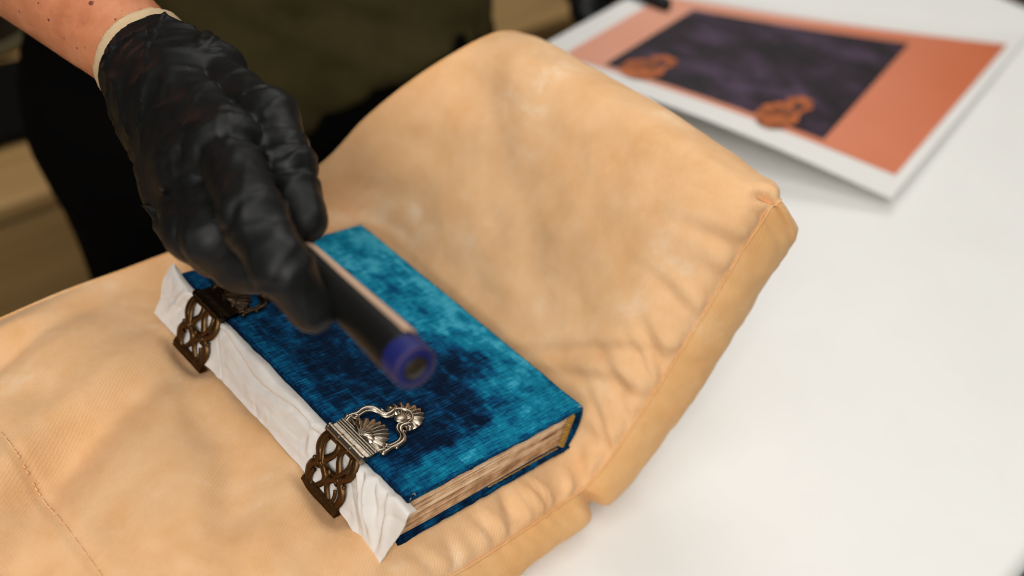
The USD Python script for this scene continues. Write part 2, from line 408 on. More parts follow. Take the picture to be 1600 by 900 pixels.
# ------------------------------------------------------------------ low cabinet and what stands on it
CB = np.array([-0.9, 0.77, FLOOR])
cab = thing("cabinet", "low brown wooden cabinet behind the person at the left", "cabinet")
put("cabinet_top", rbox(-0.9, 1.6, 0.765, 1.5, -0.325, -0.300, 0.004), "cabinet_wood", cab, False)
put("side_panel", rbox(-0.89, -0.87, 0.79, 1.48, FLOOR, -0.325, 0.002), "cabinet_wood", cab, False)
put("side_panel", rbox(1.57, 1.59, 0.79, 1.48, FLOOR, -0.325, 0.002), "cabinet_wood", cab, False)
for i in range(5):
    put("door", rbox(-0.868 + i * 0.488, -0.868 + i * 0.488 + 0.483, 0.785, 0.805, FLOOR + 0.06, -0.345, 0.003), "cabinet_wood", cab, False)
put("plinth", rbox(-0.86, 1.56, 0.82, 0.84, FLOOR, FLOOR + 0.058, 0.002), "cabinet_wood", cab, False)

bu, bv = np.meshgrid(np.linspace(-0.3, 0.42, 50), np.linspace(0.86, 1.02, 24), indexing="ij")
bz = -0.296 + 0.012 * fbm(np.stack([bu * 18, bv * 18, bu * 0], -1), 3, 2)
tag(put("folded_cloth", sheet(np.stack([bu, bv, bz], -1), 0.01), "shadow_black"), "black sheet added as shadow on the low brown cabinet", "cloth")  # no real object: black sheet standing in for shadow on the cabinet top
bw = thing("bowl", "dark round bowl with an olive rim on the low brown cabinet", "bowl", loc=(0.09, 1.19, -0.299))
prof = [(0.0, 0.0), (0.10, 0.0), (0.128, 0.006), (0.142, 0.022), (0.150, 0.06), (0.152, 0.11), (0.146, 0.11), (0.143, 0.06), (0.13, 0.025), (0.0, 0.018)]
put("vessel", trimesh.creation.revolve(np.array(prof), sections=64), "bowl_dark", bw, 40)
ang = np.linspace(0, 2 * np.pi, 65)
put("base_ring", tube(np.stack([0.138 * np.cos(ang), 0.138 * np.sin(ang), np.full(65, 0.010)], 1), 0.009, 8), "bowl_rim", bw)

# ------------------------------------------------------------------ table and its white cloth
def table_far(x):
    return 0.262 + 0.13 * x
tb = thing("table", "long wooden table carrying the cushion under a white cloth", "table")
TX0, TX1, TY0 = -0.62, 0.838, -0.1760
top = trimesh.creation.extrude_polygon(__import__("shapely").geometry.Polygon([(TX0 + 0.013, TY0 + 0.013), (TX1 - 0.013, TY0 + 0.013), (TX1 - 0.013, table_far(TX1) - 0.014), (TX0 + 0.013, table_far(TX0) - 0.014)]), 0.03)
top.apply_translation((0, 0, -0.033))
put("table_top", top, "table_wood", tb, False)
for lx, ly in ((TX0 + 0.05, TY0 + 0.05), (TX1 - 0.05, TY0 + 0.05), (TX1 - 0.05, table_far(TX1) - 0.06), (TX0 + 0.05, table_far(TX0) - 0.05)):
    put("leg", rbox(lx - 0.025, lx + 0.025, ly - 0.025, ly + 0.025, FLOOR, -0.0335, 0.003), "table_wood", tb, False)
# cloth: flat on top, rolls over the edges and hangs
nu, nv = 190, 110
H = 0.13
def drape(a, lo, hi):
    """a: arc coordinate, returns (position, drop) with a rounded edge of radius r."""
    r = 0.012
    pos, drop = np.array(a, float), np.zeros_like(a)
    for sgn, edge in ((-1, lo), (1, hi)):
        d = sgn * (a - edge) + r
        on = d > 0
        ang = np.clip(d / r, 0, np.pi / 2)
        pp = edge + sgn * (-r + r * np.sin(ang) + 0.0 * d)
        dd = r * (1 - np.cos(ang)) + np.maximum(d - r * np.pi / 2, 0)
        pos = np.where(on, pp, pos); drop = np.where(on, dd, drop)
    return pos, drop
def dense(lo, hi, n):
    e = np.concatenate([np.linspace(-H, -0.016, 8), np.linspace(-0.014, 0.008, 10)])
    return np.concatenate([lo + e, np.linspace(lo + 0.015, hi - 0.015, n - 36), hi - e[::-1]])
au = dense(TX0 - 0.003, TX1 + 0.003, nu); av = dense(0, 1, nv)
X, dx = drape(au, TX0 - 0.003, TX1 + 0.003)
P = np.zeros((nu, nv, 3))
for i in range(nu):
    yf = table_far(X[i]) + 0.003
    a = dense(TY0 - 0.003, yf, nv)
    Y, dy = drape(a, TY0 - 0.003, yf)
    P[i, :, 0], P[i, :, 1] = X[i], Y
    P[i, :, 2] = -np.maximum(dx[i], dy)
wav = fbm(np.stack([P[..., 0] * 7, P[..., 1] * 7, P[..., 2] * 7], -1), 3, 9) - 0.5
drop = np.clip(-P[..., 2] / H, 0, 1)
P[..., 0] += np.where(dx[:, None] > 0.01, np.sign(P[..., 0]) * 0.012 * drop * np.sin(P[..., 1] * 60), 0)
P[..., 1] += 0.010 * drop * (P[..., 1] > 0) * np.sin(P[..., 0] * 50) * (np.abs(dx)[:, None] < 0.01)
P[..., 2] += 0.0016 * wav - 0.0018
tag(put("tablecloth", sheet(P, 0.0012), "cloth_white"), "plain white cloth spread over the table under the cushion and print", "tablecloth")

# ------------------------------------------------------------------ book cushion
cushion = thing("book_cushion", "beige velour book cushion folded into a cradle under the blue book", "cushion")
# stations: near seam (x, y, z), middle (x, z), rear seam (x, y, z), millimetres
ST = np.array([
    (-304, -20, 22, -312, 22, -304, 196, 24),
    (-296, -20, 36, -304, 48, -296, 198, 40),
    (-262, -20, 46, -266, 68, -262, 200, 54),
    (-200, -20, 50, -200, 65, -200, 199, 60),
    (-158, -20, 53, -160, 68, -158, 198, 62),
    (-112, -20, 48, -117, 63.0, -112, 195, 64),
    (-78, -20, 37, -80, 52.4, -80, 192, 66),
    (-40, -20, 32, -40, 45.6, -42, 190, 72),
    (-11, -20, 31, -5, 39.4, -22, 188, 80),
    (6, -20, 44, 9, 50, -4, 182, 94),
    (21, -20, 60, 19, 72, 12, 174, 116),
    (53, -20, 109, 42, 121, 44, 163, 141),
    (72, -20, 144, 61, 151, 68, 158, 151),
    (83, -20, 155, 75, 160, 82, 157, 153),
    (90, -18, 153, 91, 158, 96, 157, 150),
    (99, -15, 141, 110, 145, 112, 158, 140)], float)
BOT = np.array([(104, 129), (108, 117), (98, 89), (73, 52), (47, 18), (10, 3), (-60, 2), (-180, 2), (-290, 4)], float)  # underside, x z
nU, nB, nV = 230, 60, 150
s_at = np.concatenate([[0], np.cumsum(np.linalg.norm(np.diff(ST[:, 3:5], axis=0), axis=1))])
S_LEN = s_at[-1]
su = np.linspace(0, S_LEN, nU)
STI = PchipInterpolator(s_at, ST)(su)
# seam ends
tv = np.linspace(0, 1, nV)
tv = 0.5 * (tv + (1 - np.cos(np.pi * tv)) / 2)
Pt = np.zeros((nU, nV, 3))
y0, y1 = STI[:, 1:2], STI[:, 6:7]
Y = y0 + (y1 - y0) * tv[None]
d0, d1 = Y - y0, y1 - Y
k0 = 1 - np.clip(1 - d0 / 32.0, 0, 1) ** 2.3
k1 = 1 - np.clip(1 - d1 / 40.0, 0, 1) ** 2.0
xm, zm = STI[:, 3:4], STI[:, 4:5]
xe0, ze0, xe1, ze1 = STI[:, 0:1], STI[:, 2:3], STI[:, 5:6], STI[:, 7:8]
Pt[..., 0] = xm + (xe0 - xm) * (1 - k0) + (xe1 - xm) * (1 - k1)
Pt[..., 2] = zm + (ze0 - zm) * (1 - k0) + (ze1 - zm) * (1 - k1)
Pt[..., 1] = Y
Nn = np.cross(np.gradient(Pt, axis=0), np.gradient(Pt, axis=1)); Nn /= np.linalg.norm(Nn, axis=-1, keepdims=True)
SS = np.broadcast_to(su[:, None], (nU, nV))
low = fbm(Pt / 55.0, 3, 3) - 0.5
mid = fbm(Pt / 18.0, 3, 11) - 0.5
under_book = sstep(-118, -104, Pt[..., 0]) * (1 - sstep(0, 12, Pt[..., 0])) * sstep(-12, 0, Pt[..., 1]) * (1 - sstep(160, 168, Pt[..., 1]))
free = 1 - under_book
edge = np.clip(d0 / 14, 0, 1) * np.clip(d1 / 14, 0, 1)
disp = (11.0 * low + 1.5 * mid) * free * edge
# puckers that run in from the near seam, and a few longer creases
s_of = lambda x: float(np.interp(x, ST[:, 3], s_at))
wr = np.random.default_rng(12)
pk = []
s = s_of(-100)
while s < s_of(80):
    pk.append((s, wr.uniform(9, 26), wr.uniform(2.2, 4.2), wr.uniform(1.2, 3.0), wr.uniform(-0.5, 0.5)))
    s += wr.uniform(7, 17)
pk += [(s_of(22), 46, 4.0, 3.0, -0.55), (s_of(31), 60, 4.5, 3.0, -0.75), (s_of(8), 34, 4.0, 3.0, -0.3), (s_of(-6), 30, 5.0, 2.6, -0.2), (s_of(-22), 34, 6.0, 2.2, 0.3), (s_of(-48), 30, 6.0, 1.8, 0.2)]
for sk, L, w, amp, sl in pk:
    q = (SS - sk - sl * d0) / w
    disp += amp * (0.55 * np.exp(-((q - 1.3) / 1.1) ** 2) - np.exp(-q ** 2)) * np.exp(-(d0 / L) ** 2) * np.clip(d0 / 3.0, 0.25, 1) * (1 - 0.8 * under_book)
disp -= 2.2 * np.exp(-(d0 / 2.2) ** 2) - 1.4 * np.exp(-((d0 - 7) / 5.0) ** 2)
# soft creases on the open faces
for (cx, cy, ang, L, w, amp) in ((-172, 112, 0.35, 60, 11, 7.0), (-150, 45, 0.9, 45, 10, 4.5), (-180, 172, 0.25, 45, 8, 5.0), (-140, 15, 0.4, 50, 11, 3.2), (-215, 80, 0.8, 60, 12, 6.0), (-135, 90, 1.3, 40, 9, 2.2)):
    ca, sa = math.cos(ang), math.sin(ang)
    X_, Y_ = Pt[..., 0] - cx, Pt[..., 1] - cy
    q, l = (-X_ * sa + Y_ * ca) / w, (X_ * ca + Y_ * sa) / L
    disp += amp * (0.6 * np.exp(-(q - 1.2) ** 2) - np.exp(-q ** 2)) * np.exp(-l ** 2) * free
for (cs, cy, ls, ly, amp) in ((s_of(40), 95, 16, 26, -3.0), (s_of(52), 128, 14, 22, -2.6), (s_of(30), 60, 14, 22, -2.0), (s_of(45), 30, 18, 26, 1.6), (s_of(60), 110, 12, 30, 1.5)):
    disp += amp * np.exp(-((SS - cs) / ls) ** 2 - ((Y - cy) / ly) ** 2)
for yc in (130, 32):  # the clasps press into the pad
    disp -= 4.6 * np.exp(-((Pt[..., 0] + 114) / 9) ** 4 - ((Y - yc) / 15) ** 4)
# the stitched line across the left pad
disp -= 1.5 * np.exp(-((Pt[..., 0] + 199) / 1.5) ** 2) * edge - 0.7 * np.exp(-((Pt[..., 0] + 199) / 8) ** 2) * edge
# folded corner at the near end of the ridge
disp -= 7.0 * np.exp(-((SS - s_of(74) + 0.5 * d0) / 2.4) ** 2 - ((d0 - 4) / 4.5) ** 2) + 2.5 * np.exp(-((SS - s_of(66)) / 2.2) ** 2 - ((d0 - 3) / 5.0) ** 2)
disp += 3.0 * np.exp(-((SS - s_of(62)) / 7) ** 2 - ((d0 - 8) / 8.0) ** 2)
flip = -1.0 if Nn[nU // 2, nV // 2, 2] < 0 else 1.0
Pt = Pt + Nn * flip * disp[..., None]
# underside
bs = np.concatenate([[0], np.cumsum(np.linalg.norm(np.diff(BOT, axis=0), axis=1))])
bq = PchipInterpolator(bs, BOT)(np.linspace(0, bs[-1], nB))
def underside(j):
    """x, y, z of the underside row under column j of the top panel"""
    a, b = Pt[-1, j], Pt[0, j]
    y = a[1] + (b[1] - a[1]) * np.linspace(0, 1, nB)
    return np.stack([bq[:, 0], y, bq[:, 1]], 1)
Pb = np.stack([underside(j) for j in range(nV)], 1)
loop = np.concatenate([Pt, Pb], 0) / 1000.0
nL = nU + nB
put("cover_panel", tri(loop.reshape(-1, 3), grid_faces(nL, nV, close_u=True)[:, ::(-1 if flip < 0 else 1)]), "velour", cushion)
# gussets (end faces): from the seam down to the underside edge
def gusset(j, sgn, bulge):
    topc = Pt[:, j]; botc = Pb[::-1, j]
    n = 150
    def res(c):
        l = np.concatenate([[0], np.cumsum(np.linalg.norm(np.diff(c[:, [0, 2]], axis=0), axis=1))]); l /= l[-1]
        q = np.linspace(0, 1, n)
        return np.stack([np.interp(q, l, c[:, k]) for k in range(3)], 1)
    # match the two outlines at the crease so that the strip stands square
    ct, cb = int(np.argmin(np.abs(topc[:, 0] + 9))), int(np.argmin(np.abs(botc[:, 0] - 2)))
    if sgn > 0:
        ct, cb = int(np.argmin(np.abs(topc[:, 0] + 18))), int(np.argmin(np.abs(botc[:, 0] - 2)))
    tc = np.vstack([res(topc[:ct + 1]), res(topc[ct:])[1:]]); bc = np.vstack([res(botc[:cb + 1]), res(botc[cb:])[1:]])
    w = np.linspace(0, 1, 26)[None, :, None]
    G = tc[:, None] * (1 - w) + bc[:, None] * w
    prof = np.sin(np.pi * w[..., 0]) ** 0.8
    q = np.arange(len(tc))[:, None]
    crease = np.exp(-((q - (n - 1)) / 2.2) ** 2)
    bump = bulge * prof * (1 - 0.75 * crease)
    bump = bump + (fbm(G / 16.0, 3, 31) - 0.5) * 3.0 * np.clip(prof * 2, 0, 1)
    G[..., 1] += sgn * bump
    return G / 1000.0
for j, sgn in ((0, -1), (nV - 1, 1)):
    G = gusset(j, sgn, 11.0)
    g = tri(G.reshape(-1, 3), grid_faces(G.shape[0], G.shape[1]))
    if (normals(g)[:, 1].mean() * sgn) < 0:
        g.invert()
    put("gusset", g, "velour_shaded", cushion)
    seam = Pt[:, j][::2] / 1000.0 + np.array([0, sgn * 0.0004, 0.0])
    put("seam", tube(seam, 0.0006, 6, up=(0, 1, 0.2)), "velour_shaded", cushion)
st = []
for y in np.arange(-8, 190, 2.6):  # stitches on the left pad
    i = int(np.argmin(np.abs(STI[:, 3] + 199)))
    jj = int(np.argmin(np.abs(Pt[i, :, 1] - y)))
    c = Pt[i, jj] / 1000.0 + np.array([0, 0, 0.0002])
    st.append(tube([c - [0, 0.0014, 0], c, c + [0, 0.0011, 0]], 0.00035, 5))
tag(put("stitching", cat(*st), "velour", cushion), kind="stuff")

# ------------------------------------------------------------------ the blue velvet book (local frame: x across, y down the fore edge, z up)
BX = np.array([[0.98480775, 0.0, -0.17364818], [0.0, -1.0, 0.0], [0.17364818, 0.0, 0.98480775]])
BO = np.array([-0.10337534, 0.15835466, 0.08322786])
BM = np.eye(4); BM[:3, :3] = BX; BM[3, :3] = BO
book = thing("book", "old book bound in worn blue velvet with two metal clasps", "book", matrix=BM)

def cover(x0, x1, y0, y1, z0, z1, step, seed, rag=0.5, r=1.4):
    """Board covered with velvet: closed slab with rounded, slightly ragged edges (mm -> m)."""
    nx, ny = int((x1 - x0) / step) + 1, int((y1 - y0) / step) + 1
    gx, gy = np.meshgrid(np.linspace(x0, x1, nx), np.linspace(y0, y1, ny), indexing="ij")
    e = np.minimum(np.minimum(gx - x0, x1 - gx), np.minimum(gy - y0, y1 - gy))
    rr = r * np.sqrt(np.clip(1 - np.clip(1 - e / r, 0, 1) ** 2, 0, 1))
    jx = (fbm(np.stack([gx / 5, gy / 5, gx * 0 + seed], -1), 3, seed) - 0.5) * 2 * rag * np.exp(-e / 3)
    jy = (fbm(np.stack([gx / 5, gy / 5, gx * 0 + seed + 9], -1), 3, seed + 3) - 0.5) * 2 * rag * np.exp(-e / 3)
    h = (fbm(np.stack([gx / 9, gy / 9, gx * 0], -1), 4, seed + 5) - 0.5) * 0.5
    T = np.stack([gx + jx, gy + jy, z1 - r + rr + h * np.clip(e / 2, 0, 1)], -1)
    B = np.stack([gx + jx, gy + jy, z0 + (r - rr) * 0.6], -1)
    f = grid_faces(nx, ny); N = nx * ny
    rim = np.concatenate([np.arange(ny), np.arange(1, nx) * ny + ny - 1, (nx - 1) * ny + np.arange(ny - 2, -1, -1), np.arange(nx - 2, 0, -1) * ny])
    r2 = np.roll(rim, -1)
    mesh = outward(tri(np.vstack([T.reshape(-1, 3), B.reshape(-1, 3)]) / 1000.0, np.vstack([f, f[:, ::-1] + N, np.stack([rim, r2, r2 + N, rim + N], 1)[:, ::-1]])))
    return mesh, np.concatenate([np.stack([gx, gy], -1).reshape(-1, 2)] * 2)

def wear_sheen_top(xy):
    x, y = xy[:, 0], xy[:, 1]
    z = np.zeros_like(x)
    q = np.stack([x / 14, y / 22, z], -1)
    blot = fbm(q, 4, 21) - 0.5
    fine = fbm(np.stack([x / 3.2, y / 6.0, z], -1), 3, 5) - 0.5
    base = 0.25 + 0.45 * sstep(28, 74, x + 26 * blot - 0.12 * (y - 40) * (y > 40))  # rise towards the spine: velvet sheen painted in over the real rubbing
    base += 0.14 * sstep(70, 98, x)
    base += (0.45 + 0.35 * sstep(30, 70, x)) * blot + 0.45 * fine
    xw, yw = x + 46 * blot + 16 * fine + 3, y - 36 * blot + 16 * fine
    dark = np.exp(-((xw - 58) / 27) ** 2 - ((yw - 126) / 27) ** 2) + 0.8 * np.exp(-((x - 30) / 20) ** 2 - ((y - 140) / 16) ** 2) + 0.5 * np.exp(-((x - 26) / 16) ** 2 - ((y - 90) / 30) ** 2)
    base -= 0.17 * np.clip(dark, 0, 1.2) + 0.10 * (1 - sstep(15, 50, y)) * (1 - sstep(30, 60, x))
    for bx, by, s, a in ((86, 22, 7, 0.26), (84, 46, 7, 0.22), (70, 60, 6, 0.2), (88, 92, 5, 0.16), (78, 112, 9, 0.25)):
        base -= a * np.exp(-((x - bx) / s) ** 2 - ((y - by) / (s * 1.2)) ** 2)
    base += 0.30 * (fbm(np.stack([x / 16, y / 2.6, z + 4], -1), 3, 33) - 0.5) + 0.16 * (fbm(np.stack([x / 2.2, y / 16, z + 6], -1), 3, 35) - 0.5)
    # rubbed borders: a ragged pale teal strip at the tail, spine and head, a dull one along the fore edge
    rag = 7 * (fbm(np.stack([x / 7, z, z + 3], -1), 3, 8) - 0.5)
    rag2 = 5 * (fbm(np.stack([y / 6, z, z + 7], -1), 3, 18) - 0.5)
    tail = sstep(146, 151, y + rag + 0.05 * x) 
    base = base * (1 - tail) + tail * (0.60 + 0.16 * fine + 0.10 * sstep(30, 80, x))
    fore = 1 - sstep(6.0, 7.6, x + rag2 * 0.25)
    base = base * (1 - fore * 0.9) + fore * 0.9 * (0.40 + 0.2 * fine)
    base -= 0.18 * (1 - sstep(0.3, 1.6, np.minimum(np.minimum(x, 104 - x), 160.9 - y)))
    return np.clip(base, 0.02, 1)

topm, xy = cover(0, 104.5, 0, 160.9, -3.6, 0, 0.8, 4)
tc = put("top_board", topm, "velvet", book, True, {"wear_sheen": wear_sheen_top(xy)})
tag(tc, "top cover in worn blue velvet")
lowm, xy2 = cover(0.5, 104.5, 0, 161.8, -27.2, -23.6, 1.2, 14, 0.7)
tag(put("bottom_board", lowm, "velvet", book, True, {"wear_sheen": np.clip(0.30 + 0.5 * (fbm(np.stack([xy2[:, 0] / 8, xy2[:, 1] / 8, xy2[:, 0] * 0], -1), 3, 2) - 0.5), 0, 1)}), "bottom cover in darker teal velvet")
# spine
a = np.linspace(0, 1, 26); yy = np.linspace(0.2, 161.0, 120)
A_, Y_ = np.meshgrid(a, yy, indexing="ij")
sx = 103.2 + 3.4 * np.sin(np.pi * A_) ** 0.7 + (fbm(np.stack([A_ * 4, Y_ / 9, A_ * 0], -1), 3, 6) - 0.5) * 1.2
sz = -0.6 - 26.0 * A_
put("spine", sheet(np.stack([sx, Y_, sz], -1) / 1000.0, 0.0014), "velvet", book, True, {"wear_sheen": np.full(2 * 26 * 120, 0.36)})
# text block: stacked gatherings with uneven edges
blk = []
zs = np.linspace(-3.9, -23.4, 47)
for i in range(46):
    z1, z0 = zs[i], zs[i + 1] + 0.15
    n = 44
    tq = np.linspace(0, 1, n)
    wob = lambda sd: (fbm(np.stack([tq * 5, np.full(n, i * 0.35), np.full(n, sd)], -1), 3, int(sd)) - 0.5)
    dz = 1.0 * (fbm(np.stack([tq * 3, np.full(n, i * 0.12), tq * 0], -1), 2, 3) - 0.5) * math.sin(math.pi * (i + 0.5) / 46)
    inset = rng.uniform(-0.9, 0.3) + (0.8 if i % 6 == 5 else 0)
    # outline: tail edge profile then back; a ribbon closed round the block
    xa = 1.0 + 99.5 * tq
    yt = 160.0 - abs(inset) - 0.8 * wob(2) - 0.9 * tq
    P_ = []
    for zz, k in ((z1, 0), (z0, 1)):
        P_.append(np.stack([xa, yt, zz + dz], 1))
        P_.append(np.stack([xa, np.full(n, 2.5) + 0.4 * wob(5), zz + dz * 0.4], 1))
    V = np.vstack(P_)
    o = [0, n, 2 * n, 3 * n]  # tail top, head top, tail bottom, head bottom
    k = np.arange(n - 1)
    q = lambda a, b: np.stack([a + k, b + k, b + k + 1, a + k + 1], 1)
    ends = np.array([[o[0], o[1], o[3], o[2]], [o[0] + n - 1, o[2] + n - 1, o[3] + n - 1, o[1] + n - 1]])
    F = np.vstack([q(o[1], o[0]), q(o[0], o[2])[:, :], q(o[2], o[3]), q(o[3], o[1]), ends])
    blk.append(outward(tri(V / 1000.0, F)))
put("text_block", cat(*blk), "pages", book, 25)
# worked yellow endband between the pages and the spine, and its core along the lower edge
simple("endband_yellow", (0.40, 0.22, 0.035), 0.8, 0.5, 700)
eb = [tube([(98.8 + 0.7 * math.sin(k * 2.1), 160.2 + 0.25 * (k % 2), z) for k, z in enumerate(np.linspace(-3.2, -22.5, 16))], 0.75, 8, up=(1, 0, 0))]
for k in range(13):
    z = -3.6 - k * 1.5
    eb.append(tube([(97.2, 159.8, z), (98.8, 161.6, z - 0.2), (100.6, 160.1, z - 0.5)], 0.42, 6, samples=8))
V = np.vstack([np.array(q.vertices) for q in eb])
eb = cat(*eb); eb.vertices = np.array(eb.vertices) / 1000.0
put("endband", eb, "endband_yellow", book)
xk = np.linspace(52, 97, 40)
th = tube(np.stack([xk, 160.2 + 0.12 * np.sin(xk * 1.7), -23.3 + 0.12 * np.sin(xk * 0.7)], 1), 0.28, 6)
th.vertices = np.array(th.vertices) / 1000.0
put("sewing_thread", th, "endband_yellow", book)
# pale rubbed scrap of cloth at the tail edge
pu, pv = np.meshgrid(np.linspace(31.5, 41.5, 24), np.linspace(154.6, 160.4, 14), indexing="ij")
pz = 0.25 + 0.5 * (fbm(np.stack([pu / 3, pv / 3, pu * 0], -1), 3, 4) - 0.5)
put("loose_scrap", sheet(np.stack([pu + 0.12 * np.sin(pv * 2), pv + 0.15 * np.sin(pu * 1.1), pz], -1) / 1000.0, 0.0004), "velvet", book, True, {"wear_sheen": np.full(2 * 24 * 14, 0.80)})

fz = np.random.default_rng(3)
fr_ = []
for (cx, cy, sx_, sy_, n_) in ((103.4, 160.7, 1.6, 0.5, 8), (3.0, 160.8, 2.0, 0.4, 4), (104.6, 60, 0.2, 50, 5)):
    for k in range(n_):
        c = np.array([cx + fz.uniform(-1, 1) * sx_, cy + fz.uniform(-1, 1) * sy_, fz.uniform(-1.4, 0.2)])
        d = 0.7 * fz.normal(size=3) * np.array([1, 1, 0.5])
        fr_.append(tube([c, c + d * 0.5 + [0, 0, 0.25], c + d], [0.13, 0.1, 0.05], 5))
fr_ = cat(*fr_); fr_.vertices = np.array(fr_.vertices) / 1000.0
simple("fray_pale", (0.30, 0.40, 0.42), 0.9, 0.3, 900)
tag(put("frayed_thread", fr_, "fray_pale", book), kind="stuff")

# clasps
def mm(mesh, cy):
    mesh = mesh.copy(); mesh.vertices = (np.array(mesh.vertices) + [0, cy, 0]) / 1000.0
    return mesh

def fan(cx, cz, rx, ry, a0, a1, ribs, relief, dome, base, hollow=0.0, nr=18, na=240):
    """Ribbed shell lying on the cover, opening in +x; closed below."""
    A = np.linspace(a0, a1, na); Rr = np.linspace(0.06, 1, nr)
    aa, rr = np.meshgrid(A, Rr, indexing="ij")
    ph = (aa - a0) / (a1 - a0) * ribs
    rib = np.abs(np.cos(np.pi * ph))
    scal = 1 - 0.085 * (1 - np.abs(np.sin(np.pi * ph)) ** 0.7) * rr ** 4
    x = cx + rx * rr * scal * np.cos(aa); s = ry * rr * scal * np.sin(aa)
    z = base + dome * np.sin(np.pi * np.clip(rr * 0.92 + 0.04, 0, 1)) ** 0.7 * (1 - hollow * (1 - rr)) + relief * (1 - rib ** 2) ** 0.6 * sstep(0.1, 0.5, rr)
    T = np.stack([x, s, z], -1); B = np.stack([x, s, np.full_like(x, base - 0.5)], -1)
    f = grid_faces(na, nr); N = na * nr
    rim = np.concatenate([np.arange(nr), np.arange(1, na) * nr + nr - 1, (na - 1) * nr + np.arange(nr - 2, -1, -1), np.arange(na - 2, 0, -1) * nr])
    r2 = np.roll(rim, -1)
    return outward(tri(np.vstack([T.reshape(-1, 3), B.reshape(-1, 3)]), np.vstack([f, f[:, ::-1] + N, np.stack([rim, r2, r2 + N, rim + N], 1)[:, ::-1]])))

